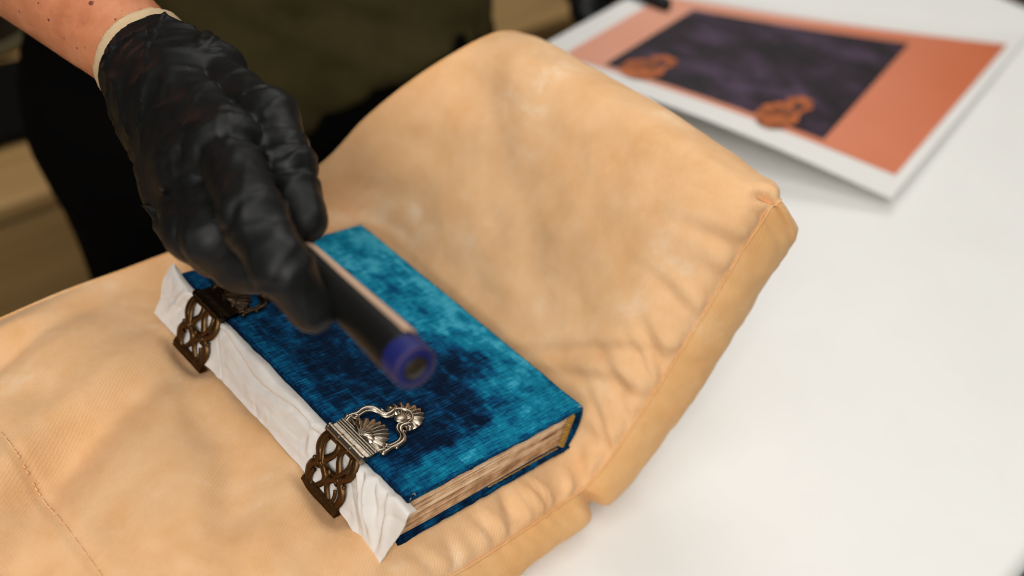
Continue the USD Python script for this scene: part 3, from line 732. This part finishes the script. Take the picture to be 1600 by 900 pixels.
def bars(n0, n1):
    """(x, z) hinge ribs"""
def clasp(cy, plate_mat, label):
    z0 = 0.5
    # hinge: base block with parallel ribs
    hinge = [rbox(-3.6, 4.6, -10.9, 10.9, z0 - 0.6, z0 + 1.5, 0.3)]
    for x, r in ((-3.0, 1.75), (0.9, 0.45), (2.1, 0.6), (3.4, 0.7), (4.6, 0.5)):
        zz_ = z0 + (0.9 if x < 0 else 1.35)
        hinge.append(tube([(x, -10.9, zz_), (x, -3.7, zz_), (x, 3.7, zz_), (x, 10.9, zz_)], r, 12))
    for s in (-10.6, -3.6, 3.6, 10.6):
        hinge.append(tube([(-3.0, s - 0.35, z0 + 0.9), (-3.0, s + 0.35, z0 + 0.9)], 1.98, 14))
    c = put("clasp", mm(cat(*hinge), cy), plate_mat, book, 35)
    tag(c, label)
    sh = [fan(3.6, 0, 13.2, 9.8, -1.45, 1.45, 11, 0.75, 1.3, z0 + 0.2, 0.5), fan(3.9, 0, 6.0, 6.0, -1.4, 1.4, 9, 0.5, 1.0, z0 + 1.4, 0.3, 10, 120)]
    put("shell", mm(cat(*sh), cy), plate_mat, c, 50)
    fr = []
    for sg in (-1, 1):
        pth = np.array([(6.0, 10.3), (8.2, 11.6), (11.0, 11.2), (14.2, 11.6), (17.2, 10.9), (19.3, 8.6), (20.0, 6.0), (21.6, 4.3), (24.2, 4.4), (26.3, 5.3)])
        p3 = np.column_stack([pth[:, 0], sg * pth[:, 1], z0 + np.array([0.5, 0.9, 0.9, 1.2, 1.4, 1.3, 1.2, 1.3, 1.5, 1.5])])
        fr.append(tube(p3, [0.9, 1.0, 1.0, 1.25, 1.3, 1.15, 1.0, 1.1, 1.2, 0.9], 10, 0.9, samples=60))
        p4 = p3.copy(); p4[:, 1] -= sg * 1.5; p4[:, 0] -= 0.5; p4[:, 2] -= 0.1
        fr.append(tube(p4[1:9], 0.62, 8, samples=50))
        fr += [ball((6.6, sg * 11.7, z0 + 0.8), 1.35, (1, 1, 0.8)), ball((13.0, sg * 12.2, z0 + 0.8), 0.9), ball((24.8, sg * 6.4, z0 + 1.1), 1.25, (1, 1, 0.8))]
        # small volutes
        t = np.linspace(0, 1.6 * np.pi, 22)
        fr.append(tube(np.column_stack([20.6 + (1.9 - 0.28 * t) * np.cos(t + 2), sg * (7.4 + (1.9 - 0.28 * t) * np.sin(t + 2)), np.full(22, z0 + 1.2)]), 0.55, 7))
        fr.append(tube(np.column_stack([9.6 + (1.7 - 0.25 * t) * np.cos(t + 3), sg * (10.0 + (1.7 - 0.25 * t) * np.sin(t + 3)), np.full(22, z0 + 1.3)]), 0.5, 7))
        fr.append(tube([(4.4, sg * 9.4, z0 + 0.8), (6.2, sg * 10.4, z0 + 1.0), (8.0, sg * 10.6, z0 + 0.9)], 1.0, 8, samples=14))
    put("scroll_frame", mm(cat(*fr), cy), plate_mat, c, 50)
    cr = [fan(26.0, 0, 9.8, 8.0, -1.95, 1.95, 11, 0.9, 1.3, z0 + 0.3, 0.75)]
    t = np.linspace(-1.6, 1.6, 24)
    cr.append(tube(np.column_stack([25.4 + 4.6 * np.cos(t), 4.2 * np.sin(t), np.full(24, z0 + 1.9)]), 0.75, 8))
    cr.append(ball((25.2, 0, z0 + 0.9), 2.5, (1.2, 1.0, 0.4)))
    put("crest", mm(cat(*cr), cy), plate_mat, c, 50)
    # strap down the fore edge: openwork between the hinge and a catch bar
    def on(s, d, o=0.0):  # d: 0 at the hinge .. 26 at the catch; o: outwards
        f = d / 26.0
        return np.array([-4.3 - 6.4 * f - 0.8 * math.sin(math.pi * f) - o, s, 0.4 - 23.8 * f - 0.22 * o])
    def run(pts, r, flat=0.75, samples=48, o=0.0):
        p = np.array([on(s, d, o) for s, d in pts])
        return tube(p, r, 8, flat, up=(-1, 0, 0.25), samples=samples)
    sp = []
    for sg in (-1, 1):
        sp.append(run([(sg * 8.6, 0.0), (sg * 9.9, 2.6), (sg * 10.1, 6.0), (sg * 9.0, 9.2), (sg * 7.0, 11.6), (sg * 7.2, 13.6), (sg * 9.2, 15.6), (sg * 10.3, 18.6), (sg * 9.8, 22.0), (sg * 9.2, 26.0)], [1.5, 1.7, 1.9, 1.8, 1.9, 1.9, 1.9, 1.9, 1.7, 1.6]))
        sp.append(run([(sg * 7.0, 0.4), (sg * 7.6, 4.0), (sg * 6.4, 8.0), (sg * 4.6, 11.4)], 0.9, samples=26, o=0.9))
        sp.append(run([(sg * 2.2, 0.0), (sg * 1.2, 3.2), (sg * 2.4, 7.0), (sg * 4.4, 10.4), (sg * 4.2, 13.2), (sg * 2.0, 15.4), (sg * 1.0, 18.4), (sg * 2.6, 22.2), (sg * 4.6, 26.0)], [1.3, 1.3, 1.45, 1.6, 1.6, 1.6, 1.35, 1.3, 1.3], samples=50))
        sp.append(run([(sg * 6.6, 16.6), (sg * 7.4, 20.0), (sg * 6.2, 24.2)], 0.9, samples=20, o=0.9))
        t = np.linspace(0, 1.7 * np.pi, 20)
        sp.append(run([(sg * (5.9 + (1.9 - 0.27 * q) * math.cos(q + 1)), 12.6 + (1.9 - 0.27 * q) * math.sin(q + 1)) for q in t], 0.6, samples=None, o=1.0))
        sp.append(ball(on(sg * 9.6, 13.0, 0.3), 0.95))
        sp.append(ball(on(sg * 5.6, 12.4, 0.9), 1.3, (0.7, 1, 1)))
    sp.append(run([(-4.5, 12.0), (0, 12.7), (4.5, 12.0)], 1.15, samples=20))
    sp.append(ball(on(0, 12.6, 0.8), 1.5, (0.7, 1.2, 1.0)))
    sp.append(run([(-10.0, 0.4), (0, 0.2), (10.0, 0.4)], 1.25, samples=16))
    put("strap", mm(cat(*sp), cy), "bronze", c, 50)
    cb = []
    for d, r, o in ((25.6, 1.4, 0.4), (27.2, 1.1, 0.7), (24.2, 0.8, 0.6)):
        cb.append(tube(np.array([on(s, d, o) for s in (-11.2, -4, 4, 11.2)]), r, 10))
    cb.append(tube(np.array([on(s, 27.4, -1.0) for s in (-11.2, -4, 4, 11.2)]), 1.3, 8))
    put("catch_bar", mm(cat(*cb), cy), "bronze", c, 40)
clasp(126.5, "silver", "bright silvery clasp nearer the camera")
clasp(28.5, "silver_dark_reflection", "silvery clasp nearer the hand, dark glove reflection painted in")

# ------------------------------------------------------------------ crumpled white paper along the fore edge
ns, nt = 260, 56
ys = np.linspace(-5.0, 165.5, ns)
prof_t = np.array([0, 0.12, 0.24, 0.5, 0.78, 1.0])
PX = np.array([2.0, -1.6, -3.4, -5.2, -7.6, -9.8]); PZ = np.array([-3.9, -3.4, -4.4, -11.5, -19.5, -25.5])
tt = np.linspace(0, 1, nt)
bx, bz = PchipInterpolator(prof_t, PX)(tt), PchipInterpolator(prof_t, PZ)(tt)
Yp, Tp = np.meshgrid(ys, tt, indexing="ij")
Xp = np.broadcast_to(bx, (ns, nt)).copy(); Zp = np.broadcast_to(bz, (ns, nt)).copy()
# bottom hem rises and falls, belly swells between the clasps
hem = np.interp(ys, [-8, 0, 15, 40, 62, 85, 103, 120, 140, 152, 161, 166], [2.5, 2.5, 2.8, 4.0, 5.2, 5.6, 5.2, 4.4, 2.4, -0.5, -2.5, -3.0])
Zp += hem[:, None] * sstep(0.4, 1, Tp)
belly = np.exp(-((ys - 82) / 26) ** 2) * 3.4 + np.exp(-((ys - 150) / 8) ** 2) * 2.0 + np.exp(-((ys - 5) / 8) ** 2) * 0.8
Xp -= belly[:, None] * np.sin(np.pi * np.clip(Tp * 1.05, 0, 1)) ** 1.2
# the upper lip is folded up and ragged
lip = np.interp(ys, [-8, -4, 3, 12, 20, 32, 45, 58, 70, 82, 95, 105, 116, 138, 146, 152, 158, 166], [3.4, 3.0, 1.8, 1.0, 0.2, -0.2, 1.6, 0.6, 2.0, 0.6, 1.6, 0.4, 0.0, 0.4, 1.8, 0.6, 2.0, 0.8])
Zp += (lip[:, None] + 1.4) * np.exp(-((Tp - 0.14) / 0.13) ** 2)
Xp -= np.interp(ys, [-8, -2, 6, 166], [-3.0, 0.0, 1.2, 1.2])[:, None] * np.exp(-((Tp - 0.16) / 0.12) ** 2)
q = np.stack([Yp / 11, Tp * 2.2, Tp * 0], -1)
w1 = np.abs(2 * fbm(q, 3, 41) - 1); w2 = np.abs(2 * fbm(np.stack([Yp / 24 + Tp * 1.3, Tp * 1.1, Tp * 0], -1), 2, 47) - 1)
sharp = lambda sc, sd, wd: np.exp(-(np.abs(2 * meshkit.noise(np.stack([(Yp + 22 * Tp * (1 if sd % 2 else -0.8)) / sc, Tp * 26 / sc * 0.9, Tp * 0 + sd], -1), sd) - 1) / wd) ** 1.2)
crump = 0.7 * (0.35 - w1) + 1.0 * (0.3 - w2) + 0.45 * (0.4 - sharp(16, 91, 0.10)) + 0.4 * (0.4 - sharp(23, 94, 0.08)) + 0.15 * (0.4 - sharp(6, 97, 0.2))
away = np.maximum(np.exp(-((ys - 28.5) / 9) ** 4), np.exp(-((ys - 126.5) / 9) ** 4))[:, None]
Xp -= crump * sstep(0.12, 0.3, Tp) * (1 - 0.8 * away)
Xp += (1.5 * np.exp(-((Tp - 0.31 - 0.05 * np.sin(Yp / 9.0)) / 0.040) ** 2)) * (1 - away) * sstep(30, 42, Yp) * (1 - sstep(112, 118, Yp))
# diagonal folds close to the tail
for (yc, sl, amp, w) in ((147, 17, 3.0, 1.8), (155, 9, -2.6, 1.5), (141, 22, 1.6, 1.4), (110, 10, 1.2, 2.0), (10, -14, 1.6, 1.8)):
    u_ = (Yp - yc - sl * (Tp - 0.35)) / w
    Xp -= amp * (np.exp(-u_ ** 2) - 0.6 * np.exp(-(u_ - 1.6) ** 2)) * np.exp(-((Tp - 0.4) / 0.3) ** 2)
Xp = np.minimum(Xp, np.where(Tp > 0.25, -1.2, 5))
Yp = Yp + 1.5 * np.interp(ys, [-8, 0, 158, 166], [-1, 0, 0, 1.0])[:, None] * np.sin(Tp * 5)
strip = thing("paper_strip", "crumpled white paper tucked along the fore edge of the blue book", "paper", matrix=BM)
put("outer_sheet", sheet(np.stack([Xp, Yp, Zp], -1) / 1000.0, 0.00018), "tissue", strip)
# an inner fold that peeps out under the cover
ny_ = 150
yf = np.linspace(40, 116, ny_)
tf = np.linspace(0, 1, 10)
Yf, Tf = np.meshgrid(yf, tf, indexing="ij")
wave = 1.5 * (fbm(np.stack([yf / 5, yf * 0, yf * 0], -1), 3, 77) - 0.5)
Xf = 1.5 - (3.0 + 1.6 * np.sin((yf - 40) / 76 * np.pi) + wave)[:, None] * Tf
Zf = -3.8 + (1.4 + 2.4 * wave)[:, None] * Tf ** 2
put("inner_fold", sheet(np.stack([Xf, Yf, Zf], -1) / 1000.0, 0.00018), "tissue", strip)

# ------------------------------------------------------------------ colour print lying on the table
Q = np.array([(253.5, 251, 47), (478, 326, 9), (715.7, 91.3, 2.5), (397.4, 37.2, 9)], float) / 1000.0   # picture corners: near left, far left, far right, near right
def on_print(a, b, lift=0.0):
    a, b = np.asarray(a, float), np.asarray(b, float)
    P = ((1 - a) * (1 - b))[..., None] * Q[0] + ((1 - a) * b)[..., None] * Q[1] + (a * b)[..., None] * Q[2] + (a * (1 - b))[..., None] * Q[3]
    P[..., 2] += 0.004 * np.sin(np.pi * np.clip(a, 0, 1)) * (1 - b) - 0.003 * np.sin(np.pi * a) * b + lift
    P[..., 2] = np.maximum(P[..., 2], 0.0015 + lift)
    return P
pr = thing("colour_print", "large colour print of a dark purple book on salmon, half hidden by the cushion", "print")
ga, gb = np.meshgrid(np.linspace(-0.07, 1.035, 60), np.linspace(-0.105, 1.12, 50), indexing="ij")
put("paper_sheet", sheet(on_print(ga, gb), 0.0003), "print_paper", pr)
ga, gb = np.meshgrid(np.linspace(0, 1, 60), np.linspace(0, 1, 50), indexing="ij")
put("printed_ground", tri(on_print(ga, gb, 0.0005).reshape(-1, 3), grid_faces(60, 50)[:, ::-1]), "print_salmon", pr, True, {"tone": (0.02 + 0.85 * ga ** 1.3 * (0.6 + 0.4 * gb)).ravel()})
def patch(corners, lift, nm, mt, n=30):
    """flat printed shape: quad given in print coordinates"""
    a, b = np.meshgrid(np.linspace(0, 1, n), np.linspace(0, 1, n), indexing="ij")
    c = np.array(corners, float)
    AB = ((1 - a) * (1 - b))[..., None] * c[0] + ((1 - a) * b)[..., None] * c[1] + (a * b)[..., None] * c[2] + (a * (1 - b))[..., None] * c[3]
    put(nm, tri(on_print(AB[..., 0], AB[..., 1], lift).reshape(-1, 3), grid_faces(n, n)[:, ::-1]), mt, pr)
PRINT_SHAPES = [
    ("printed_book", "print_purple", 0.0010, [(0.115, 0.03), (0.117, 0.86), (0.739, 0.885), (0.766, 0.03)]),
]
for nm, mt, lf, cs in PRINT_SHAPES:
    patch(cs, lf, nm, mt)
def printed_blob(ca, cb, k, lift):
    """printed clasp: shell and loop silhouette"""
    from shapely.geometry import Polygon, Point
    from shapely import affinity, union_all
    t = np.linspace(0, 2 * np.pi, 40)
    shell = Polygon([(0.058 * math.cos(x) * (1 + 0.06 * math.cos(9 * x)), 0.0 + 0.135 * math.sin(x)) for x in t])
    loop = affinity.translate(Polygon([(0.040 * math.cos(x) * (1 + 0.08 * math.cos(7 * x)), 0.085 * math.sin(x) * (1 + 0.08 * math.cos(7 * x))) for x in t]), 0.020, 0.150)
    hole = affinity.translate(Polygon([(0.014 * math.cos(x), 0.034 * math.sin(x)) for x in t]), 0.026, 0.125)
    g = affinity.scale(union_all([shell, loop]).difference(hole), 0.95, 0.72, origin=(0, 0))
    v, f = trimesh.creation.triangulate_polygon(g, engine="earcut")
    mesh = trimesh.Trimesh(np.column_stack([v, np.zeros(len(v))]), f)
    p = on_print(ca + mesh.vertices[:, 0], cb + mesh.vertices[:, 1], lift)
    mesh = trimesh.Trimesh(p, mesh.faces, process=False)
    if normals(mesh)[:, 2].mean() < 0:
        mesh.invert()
    b = put("printed_clasp", mesh, "print_orange", pr)
    v, f = trimesh.creation.triangulate_polygon(affinity.translate(affinity.scale(shell, 0.5, 0.22), 0.008, 0.03), engine="earcut")
    v, f = np.array(v), np.array(f); used = np.unique(f); f = np.searchsorted(used, f); v = v[used]
    mesh = trimesh.Trimesh(on_print(ca + v[:, 0], cb + v[:, 1], lift + 0.0004), f, process=False)
    if normals(mesh)[:, 2].mean() < 0:
        mesh.invert()
    put("printed_shadow", mesh, "print_brown", pr)
printed_blob(0.205, 0.085, 1, 0.0015)
printed_blob(0.612, 0.070, 1, 0.0015)

# ------------------------------------------------------------------ torch held over the book
T_TIP, T_END = np.array([-0.1230, -0.0224, 0.1827]), np.array([-0.1075, 0.0855, 0.1644])
ax = (T_END - T_TIP); TL = np.linalg.norm(ax); ax /= TL
tx = np.cross(ax, [0, 0, 1.0]); tx /= np.linalg.norm(tx); ty = np.cross(tx, ax)
TM = np.eye(4); TM[0, :3], TM[1, :3], TM[2, :3], TM[3, :3] = tx, ty, ax, T_TIP
torch = thing("pen_torch", "slim black pen torch with a blue tip in the gloved fingers", "torch", matrix=TM)
def lathe(pts, n=48):
    return outward(trimesh.creation.revolve(np.array(pts) / 1000.0, sections=n))
put("barrel", lathe([(0, 8.2), (7.0, 8.2), (7.3, 9.0), (7.2, 16), (6.1, 60), (5.4, TL * 1000 - 3), (4.8, TL * 1000), (0, TL * 1000)]), "torch_black", torch, 35)
put("blue_cap", lathe([(0, 8.1), (7.1, 8.1), (7.2, 7.2), (7.1, 2.4), (6.7, 1.0), (5.9, 0.3), (4.3, 0.1), (4.1, 2.4), (0, 2.4)]), "torch_blue", torch, 35)
put("lens", lathe([(0, 2.3), (4.0, 2.3), (4.0, 0.6), (2.8, -0.3), (0, -0.7)]), "torch_lens", torch, 40)
t = np.linspace(0, 2 * np.pi, 49)
put("tip_ring", tube(np.stack([0.0066 * np.cos(t), 0.0066 * np.sin(t), np.full(49, 0.0008)], 1), 0.0004, 8), "torch_rim", torch)
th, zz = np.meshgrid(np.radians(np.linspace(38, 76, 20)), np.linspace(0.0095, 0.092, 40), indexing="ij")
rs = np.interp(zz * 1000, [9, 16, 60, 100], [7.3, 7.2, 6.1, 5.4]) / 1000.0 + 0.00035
put("pale_stripe", sheet(np.stack([rs * np.cos(th), rs * np.sin(th), zz], -1), 0.0006), "torch_highlight", torch)  # pale strip painting the grazing highlight on the glossy black barrel

# ------------------------------------------------------------------ person: body, clothes, gloves
mmv = lambda *p: np.array(p, float) / 1000.0
WR, EL, SH = mmv(-89, 205, 169.5), mmv(-104, 396, 189), mmv(-52, 430, 480)
H_ = dict(cmc=mmv(-84.6, 154.8, 177.1), tmcp=mmv(-90.1, 101.4, 190.6), tip_=mmv(-100.2, 74.0, 187.3), ttip=mmv(-106.9, 55.6, 179.9),
          imcp=mmv(-111.9, 94.6, 189.1), ipip=mmv(-128.3, 53.0, 194.2), idip=mmv(-131.8, 32.1, 187.9), itip=mmv(-127.5, 22.3, 175.0),
          mmcp=mmv(-117.4, 105.1, 175.3), mpip=mmv(-132.7, 70.8, 174.4), mdip=mmv(-127.8, 65.2, 165.5), mtip=mmv(-121.0, 63.0, 159.2),
          rmcp=mmv(-116.7, 120.3, 159.7), rpip=mmv(-133.1, 84.0, 168.7), rdip=mmv(-126.0, 81.3, 159.1), rtip=mmv(-116.7, 82.3, 149.8),
          ppip=mmv(-123.7, 110.5, 152.3), pdip=mmv(-117.4, 108.1, 143.9), ptip=mmv(-109.8, 108.1, 135.3), pmcp=mmv(-108.5, 137.5, 144.5))
def hand_groups(h, wr, fore, g=0.0, mirror=None):
    """g: extra radius of a glove"""
    r = lambda x: 0.94 * x / 1000.0 + g
    palm = [(fore, wr, r(29 if fore is not wr else 20.5), r(20.5), 0.006),
            (wr, h["imcp"], r(14.5), r(11), 0.008), (wr, h["mmcp"], r(15.5), r(12), 0.008),
            (wr, h["rmcp"], r(15.5), r(12), 0.008), (wr, h["pmcp"], r(14.5), r(11), 0.008),
            (h["imcp"], h["mmcp"], r(11.5), r(11.5), 0.008), (h["mmcp"], h["rmcp"], r(11.5), r(11), 0.008), (h["rmcp"], h["pmcp"], r(11), r(10), 0.008),
            (wr, h["cmc"], r(15), r(14), 0.010), (h["cmc"], 0.5 * (wr + h["imcp"]), r(12), r(11), 0.012)]
    out = [palm]
    for a, rs in (("i", (9.6, 8.5, 7.2, 5.9)), ("m", (10.0, 8.6, 7.4, 6.4)), ("r", (9.8, 8.4, 7.6, 6.8)), ("p", (8.6, 7.6, 7.0, 6.2))):
        j = [h[a + "mcp"], h[a + "pip"], h[a + "dip"], h[a + "tip"]]
        out.append([(j[k], j[k + 1], r(rs[k]), r(rs[k + 1]), 0.004) for k in range(3)])
    out.append([(h["cmc"], h["tmcp"], r(12.5), r(8.6), 0.005), (h["tmcp"], h["tip_"], r(8.6), r(7.8), 0.004), (h["tip_"], h["ttip"], r(7.8), r(6.4), 0.003)])
    return out
FORE = WR + (EL - WR) * 0.35
GLOVE_END = mmv(-88.0, 194, 168.4)
axis = (EL - WR) / np.linalg.norm(EL - WR)
cut_n = axis

def hand_field(P, g=0.0, k=0.0010):
    return field(P, hand_groups(H_, WR, FORE, g), k)

def glove_mesh():
    f = lambda P: np.maximum(smin(hand_field(P, 0.0016), cone_sdf(P, EL + (WR - EL) * 0.35, WR, 0.0330, 0.0205) - 0.0022, 0.002), (P - GLOVE_END) @ cut_n)
    m = surface_nets(f, (-0.165, 0.0, 0.110), (-0.040, 0.215, 0.220), 0.00135)
    V = np.array(m.vertices); N = normals(m)
    along = (V - WR) @ axis          # + towards the elbow
    # creases: slack rubber across the wrist, finer ones over the joints
    p = V * 1000.0
    warp = fbm(p / 34, 2, 61)[:, None] - 0.5
    def folds(da, db, dc, la, lb, seed, sharp):
        """ridged folds: long along da, spaced by lb along db"""
        q = np.stack([p @ np.array(da) / la, p @ np.array(db) / lb, p @ np.array(dc) / la], -1) + warp * 1.1
        n_ = np.abs(2 * meshkit.noise(q, seed) - 1)
        return np.exp(-(n_ / sharp) ** 1.5)
    ra = folds((0.55, 0.35, -0.75), (0.35, 0.80, 0.45), (0.75, -0.5, 0.4), 34, 9, 63, 0.15)
    rb = folds((0.75, -0.15, -0.6), (-0.1, 0.85, -0.5), (0.6, 0.5, 0.6), 38, 12, 67, 0.14)
    rc = folds((0.2, 0.95, 0.1), (0.75, -0.2, 0.6), (-0.6, 0.0, 0.8), 46, 15, 73, 0.11)
    wrist = sstep(-0.085, -0.012, along)
    re = folds((0.5, 0.6, -0.6), (0.75, -0.6, 0.1), (-0.3, -0.5, -0.8), 30, 8, 79, 0.10)
    d = 0.0014 * wrist * ra + 0.0015 * wrist * rb + 0.0013 * wrist * re + 0.0004 * re + 0.0009 * rc * (0.3 + 0.7 * wrist) + 0.0006 * (ra + rb) * (1 - wrist)
    d += 0.0010 * wrist * (fbm(p / 20, 2, 5) - 0.45)
    for j, nxt, amp, w, offs in (("imcp", "ipip", 0.0024, 0.0021, (-0.001, 0.011)), ("mmcp", "mpip", 0.0018, 0.0020, (0.0,)), ("tmcp", "tip_", 0.0018, 0.0016, (-0.006,)), ("tip_", "ttip", 0.0014, 0.0012, (-0.007, -0.001, 0.006)),
                           ("ipip", "idip", 0.0010, 0.0014, (0.002,)), ("idip", "itip", 0.0008, 0.0011, (0.0,))):
        a = H_[j]; b = H_[nxt]; u = (b - a) / np.linalg.norm(b - a)
        near = np.exp(-(np.linalg.norm(V - a, axis=1) / 0.017) ** 4)
        tl = (V - a) @ u + 0.006 * (meshkit.noise(p / 7, 3) - 0.5)
        for o in offs:
            t_ = tl - o
            d += near * amp * (0.4 * np.exp(-((t_ - 1.5 * w) / (1.3 * w)) ** 2) - np.exp(-(t_ / w) ** 2))
    rim = np.clip((GLOVE_END - V) @ cut_n / 0.006, 0.0, 1)
    m.vertices = V + N * (d * rim)[:, None]
    return m

person = thing("person", "person in olive shirt and black gloves reaching over the cushion with a pen torch", "person")
LS, LE, LW = mmv(312, 430, 480), mmv(432, 478, 232), mmv(456, 428, 8)
h2 = dict(cmc=mmv(452, 360, 14), tmcp=mmv(441, 332, 23), tip_=mmv(439, 316, 24), ttip=mmv(440, 299, 21.5),
          imcp=mmv(408, 360, -2), ipip=mmv(406, 344, -10), idip=mmv(415, 324, -12), itip=mmv(426, 311, -8),
          mmcp=mmv(424, 364, -12), mpip=mmv(426, 344, -24), mdip=mmv(436, 324, -22), mtip=mmv(446, 312, -15),
          rmcp=mmv(442, 372, -19), rpip=mmv(448, 350, -31), rdip=mmv(456, 332, -27), rtip=mmv(462, 322, -19),
          pmcp=mmv(458, 382, -20), ppip=mmv(466, 364, -30), pdip=mmv(472, 350, -26), ptip=mmv(476, 340, -19))
torso = [(mmv(60, 440, -10), mmv(205, 440, -10), 0.108, 0.108, 0.05), (mmv(78, 440, 150), mmv(190, 440, 150), 0.095, 0.095, 0.08),
         (mmv(60, 440, 370), mmv(208, 440, 370), 0.105, 0.105, 0.09), (SH, LS, 0.058, 0.058, 0.07), (mmv(132, 436, 470), mmv(132, 425, 600), 0.062, 0.052, 0.05)]
legs = [(mmv(52, 440, -40), mmv(48, 430, -370), 0.094, 0.064, 0.04), (mmv(48, 430, -370), mmv(48, 450, -735), 0.062, 0.042, 0.03),
        (mmv(212, 440, -40), mmv(216, 430, -370), 0.094, 0.064, 0.04), (mmv(216, 430, -370), mmv(216, 450, -735), 0.062, 0.042, 0.03)]
def body_field(P):
    g = [torso + legs, [(SH, EL, 0.046, 0.035, 0.006), (EL, EL + (WR - EL) * 0.35, 0.034, 0.0335, 0.004), (EL + (WR - EL) * 0.35, WR, 0.0330, 0.0205, 0.004)],
         [(LS, LE, 0.046, 0.034, 0.02), (LE, LW, 0.035, 0.0225, 0.02)]]
    d = field(P, g, 0.03)
    near = field(P, hand_groups(H_, WR, WR, -0.0038), 0.003)
    near2 = field(P, hand_groups(h2, LW, LW, -0.0022), 0.003)
    return smin(smin(d, near, 0.004), near2, 0.004)
body = put("body", surface_nets(body_field, (-0.19, -0.02, -0.80), (0.53, 0.58, 0.67), 0.0062), "skin", person)
for (c, n, r) in (((-100.6, 214.8, 189.2), (-0.55, -0.22, 0.8), 1.0), ((-113.1, 230.4, 178.0), (-0.94, -0.21, 0.28), 0.65), ((-111.9, 220.7, 173.5), (-0.98, -0.18, 0.06), 0.4),
                  ((-117.4, 250.1, 174.3), (-0.99, -0.16, -0.04), 0.5), ((-110.6, 212.4, 172.5), (-0.99, -0.11, 0.08), 0.45), ((-97.8, 200.3, 187.7), (-0.34, -0.13, 0.93), 0.4), ((-113.4, 237.4, 182.6), (-0.91, -0.21, 0.35), 0.45)):
    n = np.array(n) / np.linalg.norm(n)
    b_ = trimesh.creation.icosphere(2, 1.0)
    v_ = np.array(b_.vertices)
    v_ = v_ - 0.65 * (v_ @ n)[:, None] * n
    b_.vertices = mmv(*c) + v_ * r / 1000.0 * np.array([1, 1.25, 1])
    put("mole", b_, "mole_brown", body)
def shirt_field(P):
    g = [torso[:4], [(SH, SH + (EL - SH) * 0.72, 0.066, 0.062, 0.03)], [(LS, LS + (LE - LS) * 0.8, 0.066, 0.062, 0.03)]]
    d = field(P, g, 0.04) - 0.010
    d = np.maximum(d, 0.012 - P[..., 2] - 0.01 * np.sin(P[..., 0] * 22))
    d = np.maximum(d, P[..., 2] - 0.53)
    d = np.maximum(d, (P - (SH + (EL - SH) * 0.62)) @ ((EL - SH) / np.linalg.norm(EL - SH)) - 10 * (P[..., 0] > -0.02))
    return d
sm = surface_nets(shirt_field, (-0.16, 0.28, -0.02), (0.44, 0.60, 0.56), 0.008)
V = np.array(sm.vertices); N = normals(sm)
fold = np.abs(2 * fbm(np.stack([V[:, 0] * 9, V[:, 1] * 9, V[:, 2] * 22 + V[:, 0] * 14], -1), 3, 3) - 1)
sm.vertices = V + N * (0.016 * (0.4 - fold))[:, None]
put("shirt", sm, "shirt_olive", person)
def trouser_field(P):
    d = field(P, [torso[:1] + [(a, b, ra, rb, k) for a, b, ra, rb, k in legs]], 0.03) - 0.007
    return np.maximum(np.maximum(d, P[..., 2] - 0.10), -0.725 - P[..., 2])
tm = surface_nets(trouser_field, (-0.10, 0.28, -0.745), (0.36, 0.58, 0.12), 0.010)
V = np.array(tm.vertices); N = normals(tm)
tm.vertices = V + N * (0.008 * (fbm(V * np.array([14, 14, 9]), 3, 8) - 0.5))[:, None]
put("trousers", tm, "trouser_black", person)
glove = put("glove", glove_mesh(), "nitrile", person)
tag(glove, "black glove holding the pen torch")
def lining_field(P):
    d = smin(hand_field(P, 0.0013), cone_sdf(P, EL + (WR - EL) * 0.35, WR, 0.0330, 0.0205) - 0.0024, 0.002)
    return np.maximum(np.maximum(d, -((P - GLOVE_END) @ cut_n) - 0.003), (P - GLOVE_END) @ cut_n - 0.0056)
lin = surface_nets(lining_field, (-0.15, 0.16, 0.12), (-0.04, 0.24, 0.22), 0.0011)
put("cuff_lining", lin, "cuff_tan", glove)
def glove2_field(P):
    return np.maximum(field(P, hand_groups(h2, LW, LW + (LE - LW) * 0.5, 0.0012), 0.0045), (P - (LW + (LE - LW) * 0.25)) @ ((LE - LW) / np.linalg.norm(LE - LW)))
g2 = put("glove", surface_nets(glove2_field, (0.36, 0.26, -0.06), (0.52, 0.52, 0.13), 0.0028), "nitrile", person)
tag(g2, "black glove holding the far corner of the print")
